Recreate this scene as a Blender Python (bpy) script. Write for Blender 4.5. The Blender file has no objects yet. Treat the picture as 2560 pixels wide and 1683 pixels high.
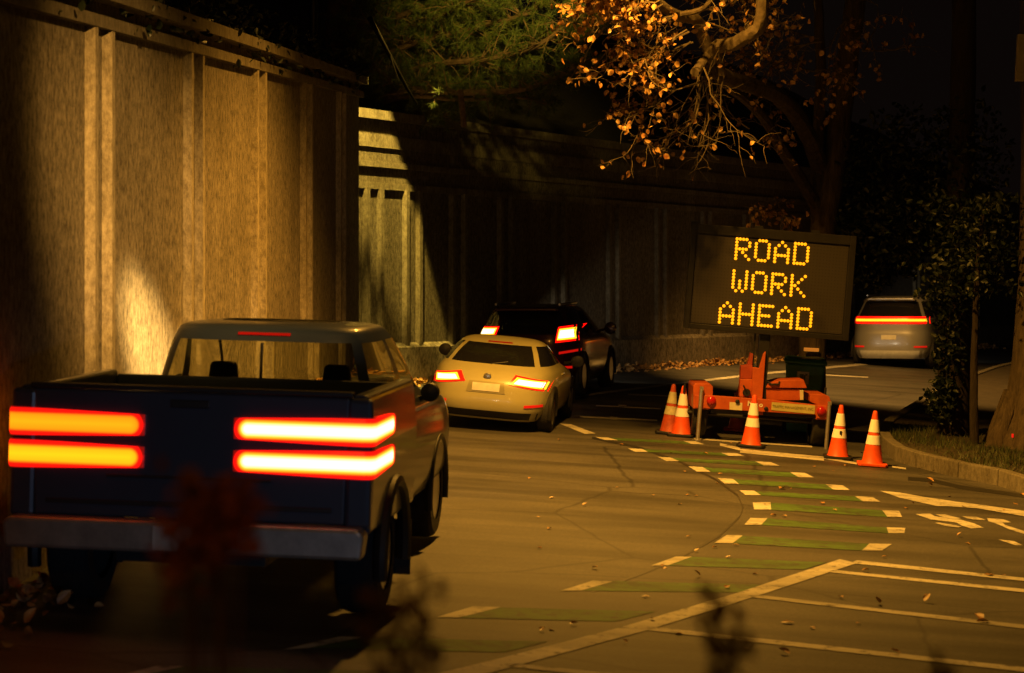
import bpy, math, random
import numpy as np
from mathutils import Vector, Matrix, Euler
R = random.Random(7)
S = bpy.context.scene
COL = S.collection
PI = math.pi
# ------------------------------------------------------------------ camera, world, lamps
F = 5200.0; CX = 1280.0; HY = 590.0; H = 2.7; K = 0.065       # focal length in photo pixels, horizon row, eye height, road crossfall
cam = bpy.data.cameras.new('camera'); co = bpy.data.objects.new('camera', cam); COL.objects.link(co)
co.location = (0, 0, H); co.rotation_euler = (PI/2, 0, 0)
cam.sensor_width = 36; cam.lens = F/2560*36; cam.shift_y = -(841.5-HY)/2560
cam.clip_end = 500; cam.clip_start = 0.1
cam.dof.use_dof = True; cam.dof.focus_distance = 28.3; cam.dof.aperture_fstop = 2.6
S.camera = co
S.view_settings.view_transform = 'Standard'; S.view_settings.look = 'None'
S.view_settings.exposure = -0.12; S.view_settings.gamma = 1
W = bpy.data.worlds.new('World'); S.world = W; W.use_nodes = True
bg = W.node_tree.nodes['Background']; bg.inputs[0].default_value = (0.0030, 0.0018, 0.0014, 1); bg.inputs[1].default_value = 1.0
try:
    S.cycles.use_denoising = True; S.cycles.max_bounces = 6; S.cycles.sample_clamp_indirect = 3
except Exception: pass

def P(px, py, D): return Vector(((px-CX)/F*D, D, H-(py-HY)/F*D))
def gz(x): return -K*x
def G(px, py, dz=0):
    D = H*F/((py-HY)-K*(px-CX)); x = (px-CX)/F*D
    return Vector((x, D, gz(x)+dz))
BANK = Matrix.Rotation(math.atan(K), 3, 'Y')
def seat(o, x, y, yaw=0, roll=0, dz=0):
    o.location = (x, y, gz(x)+dz)
    m = BANK @ Matrix.Rotation(-yaw, 3, 'Z') @ Matrix.Rotation(roll, 3, 'Y')
    o.rotation_euler = m.to_euler()

# ------------------------------------------------------------------ materials
def _nodes(name):
    m = bpy.data.materials.new(name); m.use_nodes = True
    nt = m.node_tree; return m, nt, nt.nodes['Principled BSDF']
def pm(name, base, rough=.6, metal=0, var=.2, scale=6, bump=0, bscale=40, stretch=(1,1,1), alt=None, spec=.5, coat=0, detail=6, contrast=.25):
    m, nt, b = _nodes(name); N = nt.nodes; L = nt.links
    tc = N.new('ShaderNodeTexCoord'); mp = N.new('ShaderNodeMapping'); mp.inputs['Scale'].default_value = stretch
    L.new(tc.outputs['Object'], mp.inputs['Vector'])
    no = N.new('ShaderNodeTexNoise'); no.inputs['Scale'].default_value = scale; no.inputs['Detail'].default_value = detail; no.inputs['Roughness'].default_value = .65
    L.new(mp.outputs[0], no.inputs['Vector'])
    cr = N.new('ShaderNodeValToRGB')
    a = [c*(1-var) for c in base]; z = alt if alt else [min(1, c*(1+var)) for c in base]
    cr.color_ramp.elements[0].color = (*a, 1); cr.color_ramp.elements[1].color = (*z, 1)
    cr.color_ramp.elements[0].position = .5-contrast; cr.color_ramp.elements[1].position = .5+contrast
    L.new(no.outputs['Fac'], cr.inputs[0]); L.new(cr.outputs[0], b.inputs['Base Color'])
    b.inputs['Roughness'].default_value = rough; b.inputs['Metallic'].default_value = metal
    b.inputs['Specular IOR Level'].default_value = spec; b.inputs['Coat Weight'].default_value = coat; b.inputs['Coat Roughness'].default_value = .08
    if bump:
        n2 = N.new('ShaderNodeTexNoise'); n2.inputs['Scale'].default_value = bscale; n2.inputs['Detail'].default_value = 4
        L.new(mp.outputs[0], n2.inputs['Vector'])
        bp = N.new('ShaderNodeBump'); bp.inputs['Strength'].default_value = bump; bp.inputs['Distance'].default_value = .02
        L.new(n2.outputs['Fac'], bp.inputs['Height']); L.new(bp.outputs[0], b.inputs['Normal'])
    return m
def em(name, color, strength, base=(.05,.01,.01)):
    m, nt, b = _nodes(name)
    b.inputs['Base Color'].default_value = (*base, 1); b.inputs['Roughness'].default_value = .3
    b.inputs['Emission Color'].default_value = (*color, 1); b.inputs['Emission Strength'].default_value = strength
    return m
def mixmul(nt, a, b_, fac=1.0):
    n = nt.nodes.new('ShaderNodeMix'); n.data_type = 'RGBA'; n.blend_type = 'MULTIPLY'; n.inputs[0].default_value = fac
    nt.links.new(a, n.inputs[6]); nt.links.new(b_, n.inputs[7]); return n.outputs[2]
def ramp(nt, src, stops):
    c = nt.nodes.new('ShaderNodeValToRGB'); e = c.color_ramp.elements
    e[0].position = stops[0][0]; e[0].color = (*stops[0][1], 1); e[1].position = stops[-1][0]; e[1].color = (*stops[-1][1], 1)
    for p, q in stops[1:-1]:
        k = e.new(p); k.color = (*q, 1)
    nt.links.new(src, c.inputs[0]); return c.outputs[0]
def noise(nt, vec, scale, detail=5, rough=.6):
    n = nt.nodes.new('ShaderNodeTexNoise'); n.inputs['Scale'].default_value = scale; n.inputs['Detail'].default_value = detail; n.inputs['Roughness'].default_value = rough
    nt.links.new(vec, n.inputs['Vector']); return n.outputs['Fac']
def mapped(nt, scale=(1,1,1), rot=(0,0,0)):
    tc = nt.nodes.new('ShaderNodeTexCoord'); mp = nt.nodes.new('ShaderNodeMapping')
    mp.inputs['Scale'].default_value = scale; mp.inputs['Rotation'].default_value = rot
    nt.links.new(tc.outputs['Object'], mp.inputs['Vector']); return mp.outputs[0]
def bumpit(nt, b, h, strength, dist=.02):
    bp = nt.nodes.new('ShaderNodeBump'); bp.inputs['Strength'].default_value = strength; bp.inputs['Distance'].default_value = dist
    nt.links.new(h, bp.inputs['Height']); nt.links.new(bp.outputs[0], b.inputs['Normal'])
def asphalt():
    m, nt, b = _nodes('asphalt')
    v = mapped(nt)
    fine = ramp(nt, noise(nt, v, 38, 5, .9), [(.34, (.5,.5,.5)), (.66, (1.5,1.47,1.42))])
    big = ramp(nt, noise(nt, v, .8, 5), [(.3, (.062,.06,.057)), (.75, (.098,.094,.088))])
    vs = mapped(nt, (.22, 1.6, 1), (0, 0, math.radians(8)))
    shade_streak = ramp(nt, noise(nt, vs, 1.1, 4, .55), [(.36, (.50,.50,.50)), (.58, (1,1,1))])  # shadow bands of branches over the road, painted as darker stripes
    vo = nt.nodes.new('ShaderNodeTexVoronoi'); vo.feature = 'DISTANCE_TO_EDGE'; vo.inputs['Scale'].default_value = .33
    dv = nt.nodes.new('ShaderNodeMix'); dv.data_type = 'VECTOR'; dv.inputs[0].default_value = .12
    nn = nt.nodes.new('ShaderNodeTexNoise'); nn.inputs['Scale'].default_value = 1.5
    nt.links.new(v, nn.inputs['Vector']); nt.links.new(v, dv.inputs[4]); nt.links.new(nn.outputs['Color'], dv.inputs[5]); nt.links.new(dv.outputs[1], vo.inputs['Vector'])
    crack = ramp(nt, vo.outputs['Distance'], [(.002, (.45,.45,.45)), (.007, (1,1,1))])
    c = mixmul(nt, mixmul(nt, mixmul(nt, big, fine), shade_streak), crack)
    nt.links.new(c, b.inputs['Base Color']); b.inputs['Roughness'].default_value = .62; b.inputs['Specular IOR Level'].default_value = .35
    bumpit(nt, b, noise(nt, v, 90, 3), .35, .01)
    return m
def concrete(name, base, lo=.45, blotch=True):
    m, nt, b = _nodes(name)
    v = mapped(nt); vs = mapped(nt, (1, 1, .5))
    grain = ramp(nt, noise(nt, vs, 17, 6, .85), [(.38, (lo,lo*.97,lo*.9)), (.60, (1.3,1.3,1.3))])
    stre = ramp(nt, noise(nt, mapped(nt, (1.5, 1.5, .3)), 1.5, 6, .7), [(.30, (.72,.70,.64)), (.62, (1.1,1.1,1.1))])
    big = ramp(nt, noise(nt, v, .5, 4), [(.3, tuple(x*.75 for x in base)), (.7, tuple(x*1.15 for x in base))])
    c = mixmul(nt, mixmul(nt, big, grain), stre)
    nt.links.new(c, b.inputs['Base Color']); b.inputs['Roughness'].default_value = .9; b.inputs['Specular IOR Level'].default_value = .25
    bumpit(nt, b, noise(nt, vs, 30, 5, .75), .8, .02)
    return m
def leafmat(name, cols, rough=.55, scale=9):
    m, nt, b = _nodes(name)
    n = len(cols); st = [(.28+.44*i/(n-1), c) for i, c in enumerate(cols)]
    nt.links.new(ramp(nt, noise(nt, mapped(nt), scale, 2, .5), st), b.inputs['Base Color'])
    b.inputs['Roughness'].default_value = rough
    return m
def car_paint(name, base, rough=.3, metal=.2):
    return pm(name, base, rough, metal, var=.08, scale=3, coat=.6, contrast=.3)

ASPH = asphalt()
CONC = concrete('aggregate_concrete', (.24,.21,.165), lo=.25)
CONF = concrete('shaded_aggregate_concrete', (.15,.13,.10), lo=.3)  # same concrete darkened in colour for the unlit far wall
CONFS = concrete('shaded_smooth_concrete', (.17,.15,.115), lo=.6)  # shade put into the colour of ledges and far pilasters
CONS = concrete('smooth_concrete', (.33,.29,.22), lo=.6)
KERBM = concrete('kerb_concrete', (.17,.155,.13), lo=.7)
def worn(name, col, lo, hi, scale=9):
    m, nt, b = _nodes(name); v = mapped(nt)
    a = ramp(nt, noise(nt, v, scale, 8, .8), [(lo, (.055,.053,.05)), (hi, col)])
    c = mixmul(nt, a, ramp(nt, noise(nt, mapped(nt, (.5,2.2,1)), 1.3, 5, .6), [(.35, (.55,.55,.55)), (.6, (1,1,1))]))
    nt.links.new(c, b.inputs['Base Color']); b.inputs['Roughness'].default_value = .7; b.inputs['Specular IOR Level'].default_value = .3
    bumpit(nt, b, noise(nt, v, 80, 3), .3, .008)
    return m
PAINT = worn('worn_white_paint', (.58,.55,.47), .36, .47)
GREEN = worn('worn_green_paint', (.08,.165,.035), .37, .54, 7)
TAR = pm('tar', (.022,.021,.02), .5)
SOIL = pm('soil', (.045,.035,.022), .95, var=.5, scale=5, bump=.6, bscale=25)
BARK = pm('bark', (.06,.042,.028), .9, var=.6, scale=5, bump=1, bscale=16, stretch=(3,3,.6), alt=(.13,.095,.06))
DBARK = pm('shaded_bark', (.03,.022,.016), .95, var=.5, scale=5, bump=1, bscale=16, stretch=(3,3,.6))  # darker bark copy, deep shade put into the trunk colour
PALEB = pm('pale_bark', (.12,.09,.055), .85, var=.45, scale=9, bump=.7, bscale=14, alt=(.22,.17,.10))
PINEB = pm('pine_bark', (.16,.10,.06), .9, var=.5, scale=9, bump=.8, bscale=20)
BROWN = leafmat('dry_leaves', [(.20,.08,.022),(.36,.18,.055),(.55,.34,.12),(.28,.10,.03)], .45)
NEEDLE = leafmat('pine_needles', [(.03,.055,.012),(.075,.11,.022),(.13,.15,.035)], .55, 5)
IVY = leafmat('dark_leaves', [(.005,.011,.004),(.012,.022,.008),(.022,.030,.013)], .45, 6)
GRASS = leafmat('grass_blades', [(.02,.035,.008),(.045,.065,.016),(.09,.085,.03)], .6, 5)
WEEDM = leafmat('dry_weed', [(.07,.026,.012),(.13,.05,.02),(.10,.06,.02)], .8, 5)
ORANGE = pm('orange_enamel', (.46,.075,.010), .5, var=.25, scale=7, alt=(.54,.105,.015))
DORANGE = pm('dull_orange_enamel', (.30,.04,.012), .55, var=.3, scale=7)
BLACK = pm('black_plastic', (.012,.012,.013), .5, var=.2)
BMETAL = pm('black_steel', (.018,.017,.017), .45, .3, var=.3, scale=9)
RUBBER = pm('tyre_rubber', (.016,.015,.015), .85, var=.3, scale=14, bump=.3)
GALV = pm('galvanised_steel', (.55,.52,.46), .38, .8, var=.2, scale=20)
ALLOY = pm('alloy', (.5,.5,.5), .3, .9, var=.1)
GLASS = pm('dark_car_glass', (.012,.012,.014), .06, var=.1, spec=.8)
CLEAR, _n, _b = _nodes('tinted_clear_glass'); _b.inputs['Base Color'].default_value = (.62,.66,.50,1); _b.inputs['Roughness'].default_value = .02; _b.inputs['Transmission Weight'].default_value = 1; _b.inputs['IOR'].default_value = 1.02
CONEO = pm('cone_orange', (.80,.085,.012), .5, var=.15, scale=11, alt=(.9,.11,.016))
CONED = pm('dirty_shaded_cone_orange', (.42,.06,.015), .6, var=.45, scale=9)
BAND = pm('reflective_band', (.92,.90,.84), .35, var=.06, scale=14)
BANDD = pm('dirty_reflective_band', (.50,.46,.28), .5, var=.3, scale=10)
CREAM = pm('cream_plate', (.62,.55,.34), .5, var=.12)
YPLATE = pm('yellow_plate', (.50,.44,.15), .5, var=.2)
BINM = pm('bin_green', (.03,.13,.065), .5, var=.25, scale=8)
REDL = pm('red_lens', (.42,.012,.012), .15, var=.15, coat=.5)
AMBER = em('glowing_amber_reflector', (1,.4,.05), .28, (.6,.25,.03))  # weak glow put into a reflector that is no lamp

# ------------------------------------------------------------------ mesh helpers
class MB:
    def __init__(s): s.v = []; s.f = []; s.mi = []
    def add(s, v, f, mi=0):
        o = len(s.v); s.v += [tuple(p) for p in v]; s.f += [tuple(i+o for i in q) for q in f]; s.mi += [mi]*len(f); return s
    def box(s, c, d, rot=None, mi=0):
        x, y, z = (k/2 for k in d); M = rot or Matrix.Identity(3); c = Vector(c)
        v = [c+M@Vector((a*x, b*y, e*z)) for a in (-1,1) for b in (-1,1) for e in (-1,1)]
        return s.add(v, [(0,1,3,2),(4,6,7,5),(0,4,5,1),(2,3,7,6),(0,2,6,4),(1,5,7,3)], mi)
    def tube(s, pts, rad, n=8, mi=0, cap=True, jit=0):
        pts = [Vector(p) for p in pts]; k = len(pts)
        if not hasattr(rad, '__len__'): rad = [rad]*k
        v = []; f = []; ref = None
        for i, p in enumerate(pts):
            t = (pts[min(i+1,k-1)]-pts[max(i-1,0)]).normalized()
            if ref is None: ref = Vector((0,0,1)) if abs(t.z) < .9 else Vector((1,0,0))
            a = t.cross(ref).normalized(); b = a.cross(t); ref = b
            for j in range(n):
                th = 2*PI*j/n; r = rad[i]*(1+jit*R.uniform(-1,1))
                v.append(p+(a*math.cos(th)+b*math.sin(th))*r)
        for i in range(k-1):
            for j in range(n):
                f.append((i*n+j, i*n+(j+1)%n, (i+1)*n+(j+1)%n, (i+1)*n+j))
        if cap: f.append(tuple(range(n))[::-1]); f.append(tuple((k-1)*n+j for j in range(n)))
        return s.add(v, f, mi)
    def lathe(s, prof, c=(0,0,0), n=32, axis='z', mi=0, close=True):
        v = []; f = []; k = len(prof); c = Vector(c)
        for r, h in prof:
            for j in range(n):
                th = 2*PI*j/n; a, b = r*math.cos(th), r*math.sin(th)
                v.append(c+Vector((a,b,h) if axis == 'z' else ((h,a,b) if axis == 'x' else (a,h,b))))
        for i in range(k-1):
            for j in range(n): f.append((i*n+j, i*n+(j+1)%n, (i+1)*n+(j+1)%n, (i+1)*n+j))
        if close: f.append(tuple(range(n))[::-1]); f.append(tuple((k-1)*n+j for j in range(n)))
        return s.add(v, f, mi)
    def prism(s, poly, y0, y1, mi=0, plane='xz'):
        n = len(poly)
        mk = (lambda a, b, d: (a, d, b)) if plane == 'xz' else ((lambda a, b, d: (d, a, b)) if plane == 'yz' else (lambda a, b, d: (a, b, d)))
        v = [mk(a, b, y0) for a, b in poly]+[mk(a, b, y1) for a, b in poly]
        f = [tuple(range(n))[::-1], tuple(range(n, 2*n))]+[(i, (i+1)%n, n+(i+1)%n, n+i) for i in range(n)]
        return s.add(v, f, mi)
    def leaf(s, c, size, d=None, mi=0, asp=.62, flat=False):
        d = d or Vector((R.gauss(0,1), R.gauss(0,1), R.gauss(0,1))).normalized()
        a = d.cross(Vector((0,0,1)) if flat else Vector((R.gauss(0,1), R.gauss(0,1), R.gauss(0,1)))).normalized(); n = a.cross(d) if flat else d.cross(a)
        c = Vector(c); h = size*asp/2
        q = lambda t, w, up: c+d*size*t+a*h*w+n*size*up
        v = [c, q(.15,.62,.03), q(.42,1,.13), q(.72,.72,.10), q(1,0,R.uniform(-.12,.12)), q(.72,-.72,.10), q(.42,-1,.13), q(.15,-.62,.03)]
        return s.add(v, [(0,1,2,3,4),(0,4,5,6,7)], mi)
    def build(s, name, mats, parent=None, smooth=False, bevel=0, sharp=35):
        me = bpy.data.meshes.new(name); me.from_pydata(s.v, [], s.f)
        for m in (mats if isinstance(mats, (list, tuple)) else [mats]): me.materials.append(m)
        if any(s.mi): me.polygons.foreach_set('material_index', s.mi)
        import bmesh
        bm = bmesh.new(); bm.from_mesh(me)
        if len(s.f) < 60000: bmesh.ops.recalc_face_normals(bm, faces=bm.faces)
        if smooth:
            for f_ in bm.faces: f_.smooth = True
            for e in bm.edges:
                if len(e.link_faces) == 2 and e.calc_face_angle(0) > math.radians(sharp): e.smooth = False
        bm.to_mesh(me); bm.free()
        o = bpy.data.objects.new(name, me); COL.objects.link(o)
        if parent: o.parent = parent
        if bevel:
            b = o.modifiers.new('bevel', 'BEVEL'); b.width = bevel; b.segments = 2; b.limit_method = 'ANGLE'
        return o
def tag(o, label=None, cat=None, group=None, kind=None):
    if label: o['label'] = label
    if cat: o['category'] = cat
    if group: o['group'] = group
    if kind: o['kind'] = kind
    return o
def thing(name, label, cat, group=None):
    o = bpy.data.objects.new(name, None); COL.objects.link(o); o.empty_display_size = .2
    return tag(o, label, cat, group)
def text_mesh(name, body, size, mat, parent, loc, rot, depth=.002, align='CENTER', wscale=1, bold=0):
    cu = bpy.data.curves.new(name, 'FONT'); cu.body = body; cu.size = size; cu.extrude = depth; cu.align_x = align; cu.align_y = 'CENTER'; cu.offset = bold
    t = bpy.data.objects.new(name+'_curve', cu); COL.objects.link(t)
    dg = bpy.context.evaluated_depsgraph_get(); me = bpy.data.meshes.new_from_object(t.evaluated_get(dg))
    bpy.data.objects.remove(t); bpy.data.curves.remove(cu)
    me.name = name; me.materials.clear(); me.materials.append(mat)
    o = bpy.data.objects.new(name, me); COL.objects.link(o); o.parent = parent; o.location = loc; o.rotation_euler = rot; o.scale = (wscale, 1, 1)
    return o
def light(name, kind, loc, energy, color, target=None, size=.2, angle=120, blend=.6, parent=None):
    l = bpy.data.lights.new(name, kind); l.energy = energy; l.color = color
    if kind == 'SPOT': l.spot_size = math.radians(angle); l.spot_blend = blend
    l.shadow_soft_size = size
    o = bpy.data.objects.new(name, l); COL.objects.link(o); o.location = loc
    if target is not None: o.rotation_euler = (Vector(target)-Vector(loc)).to_track_quat('-Z', 'Y').to_euler()
    return o
SODIUM = (1.0, .445, .052)

# ------------------------------------------------------------------ street lamps and added fill lamps (all stand outside or at the edge of the picture)
def street_lamp(label, base, head, energy, color, target, angle, blend, r=.1, size=.18, spill=0):
    t = thing('street_lamp', label, 'street lamp'); t.location = base
    b = Vector(base); h = Vector(head)-b
    m = MB(); m.tube([(0,0,-.3),(0,0,1.2),(0,0,h.z-.3)], [r*1.15, r, r*.6], 16); m.build('pole', BMETAL, t, smooth=True)
    m = MB(); m.tube([(0,0,h.z-.3), h*.35+Vector((0,0,h.z*.65+.25)), Vector((h.x*.9, h.y*.9, h.z+.25))], [r*.6, .045, .035], 10); m.build('arm', BMETAL, t, smooth=True)
    m = MB(); m.lathe([(.06,.30),(.14,.28),(.26,.16),(.30,.09)], h, 24, close=True); m.build('lamp_head', BMETAL, t, smooth=True)
    l = light('lamp_light', 'SPOT', head, energy, color, target, size, angle, blend); 
    l.parent = t; l.location = h
    if spill: l2 = light('lamp_spill', 'POINT', head, spill, color, None, size); l2.parent = t; l2.location = h-Vector((0,0,.3))
    return t
LA = (1.0, 23.6, 8.5)
street_lamp('tall street lamp with long arm reaching over the road from the right verge', (8.2, 23.2, gz(8.2)), LA, 9800, SODIUM, (2.0, 23.4, 0), 124, .85, spill=35)
la = bpy.data.objects['street_lamp']
l3 = light('lamp_light', 'SPOT', LA, 10000, (1.0,.66,.10), (.1, 34.6, 7.0), .15, 20, 1.0); l3.parent = la; l3.location = Vector(LA)-Vector(la.location)  # extra spot added only to brighten the pine
LB = (-1.9, 34.2, 8.3)
street_lamp('dark lamp pole standing at the end of the near concrete wall', (-3.25, 34.0, 4.7), LB, 11000, (1.0,.64,.10), (-2.05, 36.3, .6), 27, .2, r=.08, size=.07)
LD = (1.5, 8.0, 7.5)
ld = street_lamp('added unseen lamp that throws a headlight glow on the near wall', (4.2, 7.6, .3), LD, 15500, (1.0,.50,.10), P(400, 760, 19.2), 25, 1.0, spill=70)  # added in place of the headlight glow of a following vehicle
l3 = light('lamp_light', 'SPOT', LD, 130000, (1.0,.60,.17), P(380, 925, 19.2), .12, 6.5, 1.0); l3.parent = ld; l3.location = Vector(LD)-Vector(ld.location)  # second spot added for the bright patch low on the wall
street_lamp('added unseen fill lamp behind the camera', (-3.0, -9.0, 1.2), (-.4, -8.0, 8.5), 520, SODIUM, (0, 6, 0), 150, .8)  # added to light the weeds and other sides facing the camera
LC = (5.5, 43.0, 9.2)
street_lamp('added unseen lamp that brightens the far road', (12.8, 41.5, gz(12.8)), LC, 9000, (1.0,.48,.09), (10.6, 44.6, -.6), 88, .4)  # added to brighten the far road and the foot of the wall

# ------------------------------------------------------------------ ground
def quadmesh(name, quads, mat, dz, kind='structure'):
    m = MB()
    for q in quads:
        pts = [G(x, y, dz) if not isinstance(x, Vector) else x for x, y in q]
        m.add(pts, [tuple(range(len(pts)))])
    o = m.build(name, mat); o['kind'] = kind; return o
m = MB(); NX, NY = 60, 60
vs = []; fs = []
for j in range(NY+1):
    for i in range(NX+1):
        x = -60+120*i/NX; y = -30+150*j/NY; vs.append((x, y, gz(x)))
for j in range(NY):
    for i in range(NX): fs.append((j*(NX+1)+i, j*(NX+1)+i+1, (j+1)*(NX+1)+i+1, (j+1)*(NX+1)+i))
m.add(vs, fs); road = m.build('road', ASPH); road['kind'] = 'structure'
# painted markings, laid on the road where the photograph shows them
def za(p): return (1300+p[0]/1.889, 1080+p[1]/1.889)
def zb(p): return (2160+p[0]/5.95, 1200+p[1]/5.95)
Lq = [[(355,26),(415,28),(462,41),(400,40)],[(510,80),(575,82),(605,96),(545,97)],[(650,120),(715,124),(752,140),(690,139)],[(795,165),(862,168),(900,190),(835,189)],
 [(933,220),(1005,224),(1035,248),(965,246)],[(1035,278),(1105,280),(1137,301),(1065,300)],[(1100,335),(1183,335),(1186,369),(1105,368)],[(1088,409),(1169,410),(1140,441),(1060,440)],
 [(975,490),(1052,492),(1005,528),(918,527)],[(735,592),(812,592),(700,633),(620,634)],[(345,705),(437,710),(290,752),(190,754)]]
Rq = [[(770,44),(830,46),(872,61),(810,59)],[(950,100),(1025,103),(1058,116),(985,115)],[(1110,140),(1185,145),(1227,162),(1150,160)],[(1275,192),(1345,195),(1388,217),(1315,216)],
 [(1445,250),(1525,255),(1558,277),(1480,275)],[(1580,305),(1665,310),(1702,332),(1620,330)],[(1710,372),(1790,375),(1805,405),(1735,403)],[(1732,453),(1820,456),(1815,482),(1740,480)],[(1650,530),(1755,532),(1710,563),(1615,562)]]
quads = [[za(p) for p in q] for q in Lq+Rq]
quads += [[(1182,1518),(1252,1520),(1147,1546),(1092,1545)],[(847,1594),(908,1595),(772,1622),(704,1627)],[(390,1668),(459,1668),(330,1697),(262,1700)],[(1398,1060),(1428,1062),(1490,1085),(1462,1086)]]
quads += [[za(p) for p in q] for q in [
 [(1510,604),(1592,622),(1150,768),(1030,762)],[(1030,762),(1150,768),(600,940),(480,925)],[(480,925),(600,940),(-60,1120),(-160,1090)],[(-160,1090),(-60,1120),(-620,1260),(-740,1230)],
 [(1592,609),(2500,705),(2500,719),(1560,622)],[(1480,655),(2500,757),(2500,773),(1450,664)],[(1115,772),(2500,928),(2500,946),(1085,783)],[(560,916),(1100,975),(2500,1128),(2500,1150),(530,932)],
 [(-20,1098),(700,1172),(700,1192),(-60,1112)]]]
quads += [[zb(p) for p in q] for q in [
 [(225,165),(520,192),(900,262),(1080,395),(520,268)],[(900,262),(1450,340),(2600,495),(2600,585),(1700,430),(1250,396),(1080,395)],
 [(760,515),(985,508),(1050,548),(1440,600),(1640,655),(1780,720),(1590,730),(1460,690),(1380,642),(1000,597)],[(1060,520),(1200,520),(1440,580),(1340,590),(1180,562)],[(1050,645),(1130,645),(1460,700),(1400,715),(1200,690)],
 [(1450,545),(1690,560),(1810,602),(1640,600),(1540,582)],[(1830,575),(2080,595),(2190,640),(2060,642),(2100,680),(2420,780),(2420,820),(2200,760),(2000,670),(1850,622)],[(2000,895),(2230,920),(2360,980),(2250,980)]]]
# stall lines and the edge line beyond the trailer, and the line under it
def strip(pts, w):
    out = []
    for (a, b) in zip(pts[:-1], pts[1:]):
        out.append([(a[0], a[1]-w/2), (b[0], b[1]-w/2), (b[0], b[1]+w/2), (a[0], a[1]+w/2)])
    return out
quads += strip([(1440,994),(1495,984),(1560,976),(1735,955),(1893,936),(2130,914),(2400,888)], 5)
quads += strip([(1570,987),(1720,993),(1860,1000)], 3)+strip([(1490,1015),(1652,1023)], 3.2)+strip([(1450,1043),(1643,1052)], 3.4)
quads += [[(1546,1012),(1566,1013),(1566,1021),(1546,1020)],[(1525,1043),(1543,1044),(1543,1050),(1525,1049)]]
quads += strip([(1735,1098),(2030,1118)], 4)+strip([(1800,1112),(1850,1124)], 7)+strip([(1850,1128),(2060,1148)], 10)+strip([(2060,1146),(2142,1160)], 5)+strip([(2230,1168),(2265,1173)], 4)
quads += strip([(2060,938),(2170,944)], 2.5)
mk = quadmesh('lane_markings', quads, PAINT, .006)
# green bars between the dashes
gq = []
for a, b in zip(Lq[:9], Rq):
    gq.append([za(a[1]), za(b[0]), za(b[3]), za(a[2])])
gq += [[za(p) for p in q] for q in [[(812,592),(1450,618),(1340,652),(700,633)],[(437,706),(1190,725),(1060,760),(290,752)]]]
gq += [[(1252,1520),(1640,1530),(1540,1555),(1147,1546)],[(908,1595),(1370,1605),(1260,1632),(772,1622)],[(459,1668),(1020,1680),(900,1708),(330,1697)]]
quadmesh('green_bike_lane_bars', gq, GREEN, .004)
seam = [(1480,1095),(1600,1120),(1700,1155),(1790,1200),(1845,1240),(1858,1270),(1850,1292),(1800,1340),(1720,1385),(1620,1430),(1480,1480)]
seam2 = [(2270,1197),(2330,1202),(2400,1218),(2560,1240),(2700,1262)]
quadmesh('tar_seams', strip(seam, 5)+strip(seam2, 9), TAR, .003)

# verge with kerb at the right, where the trees stand
kp = [(2760,1290),(2640,1258),(2560,1236),(2492,1214),(2392,1194),(2285,1168),(2235,1152),(2205,1130),(2192,1105),(2210,1078),(2270,1040),(2330,1000),(2400,965),(2480,935),(2620,900)]
kpts = [G(*p) for p in kp]
kpts = [Vector((p.x, p.y, 0)) for p in kpts]
def offs(pts, d):
    out = []
    for i, p in enumerate(pts):
        t = (pts[min(i+1, len(pts)-1)]-pts[max(i-1, 0)]).normalized(); n = Vector((t.y, -t.x, 0)); out.append(p+n*d)
    return out
kin = offs(kpts, .17)
for i in range(len(kpts)-1):
    a, b = kpts[i], kpts[i+1]; c, d = kin[i+1], kin[i]
    seg = (b-a).length; n = max(1, round(seg/1.2)); 
kb = MB()
hk = .2
for i in range(len(kpts)-1):
    seg = (kpts[i+1]-kpts[i]).length; n = max(1, round(seg/1.1))
    for k in range(n):
        f0, f1 = k/n, (k+1)/n-.008/seg*1.5
        a = kpts[i].lerp(kpts[i+1], f0); b = kpts[i].lerp(kpts[i+1], f1); c = kin[i].lerp(kin[i+1], f1); d = kin[i].lerp(kin[i+1], f0)
        lo = [Vector((p.x, p.y, gz(p.x)-.1)) for p in (a,b,c,d)]; hi = [Vector((p.x, p.y, gz(p.x)+hk)) for p in (a,b,c,d)]
        for q in (0, 1): hi[q] = hi[q]+(Vector((kin[i].x-kpts[i].x, kin[i].y-kpts[i].y, 0))*.1)
        kb.add(lo+hi, [(0,1,2,3),(4,5,6,7),(0,1,5,4),(1,2,6,5),(2,3,7,6),(3,0,4,7)])
o = kb.build('kerb', KERBM, bevel=.015); o['kind'] = 'structure'
vm = MB(); inn = kin
cent = Vector((14, 33, 0))
far = [Vector((16, 22, 0)), ]
poly = inn+[Vector((40, 50, 0)), Vector((40, 20, 0))]
pv = [Vector((p.x, p.y, gz(p.x)+hk-.03)) for p in poly]
vm.add(pv, [tuple(range(len(pv)))]); o = vm.build('verge', SOIL); o['kind'] = 'structure'
gm = MB(); ikx = [Vector((p.x, p.y, 0)) for p in kin]
def inside(x, y, poly):
    c = False; n = len(poly)
    for i in range(n):
        a, b = poly[i], poly[(i+1)%n]
        if (a.y > y) != (b.y > y) and x < (b.x-a.x)*(y-a.y)/(b.y-a.y)+a.x: c = not c
    return c
cnt = 0
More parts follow.
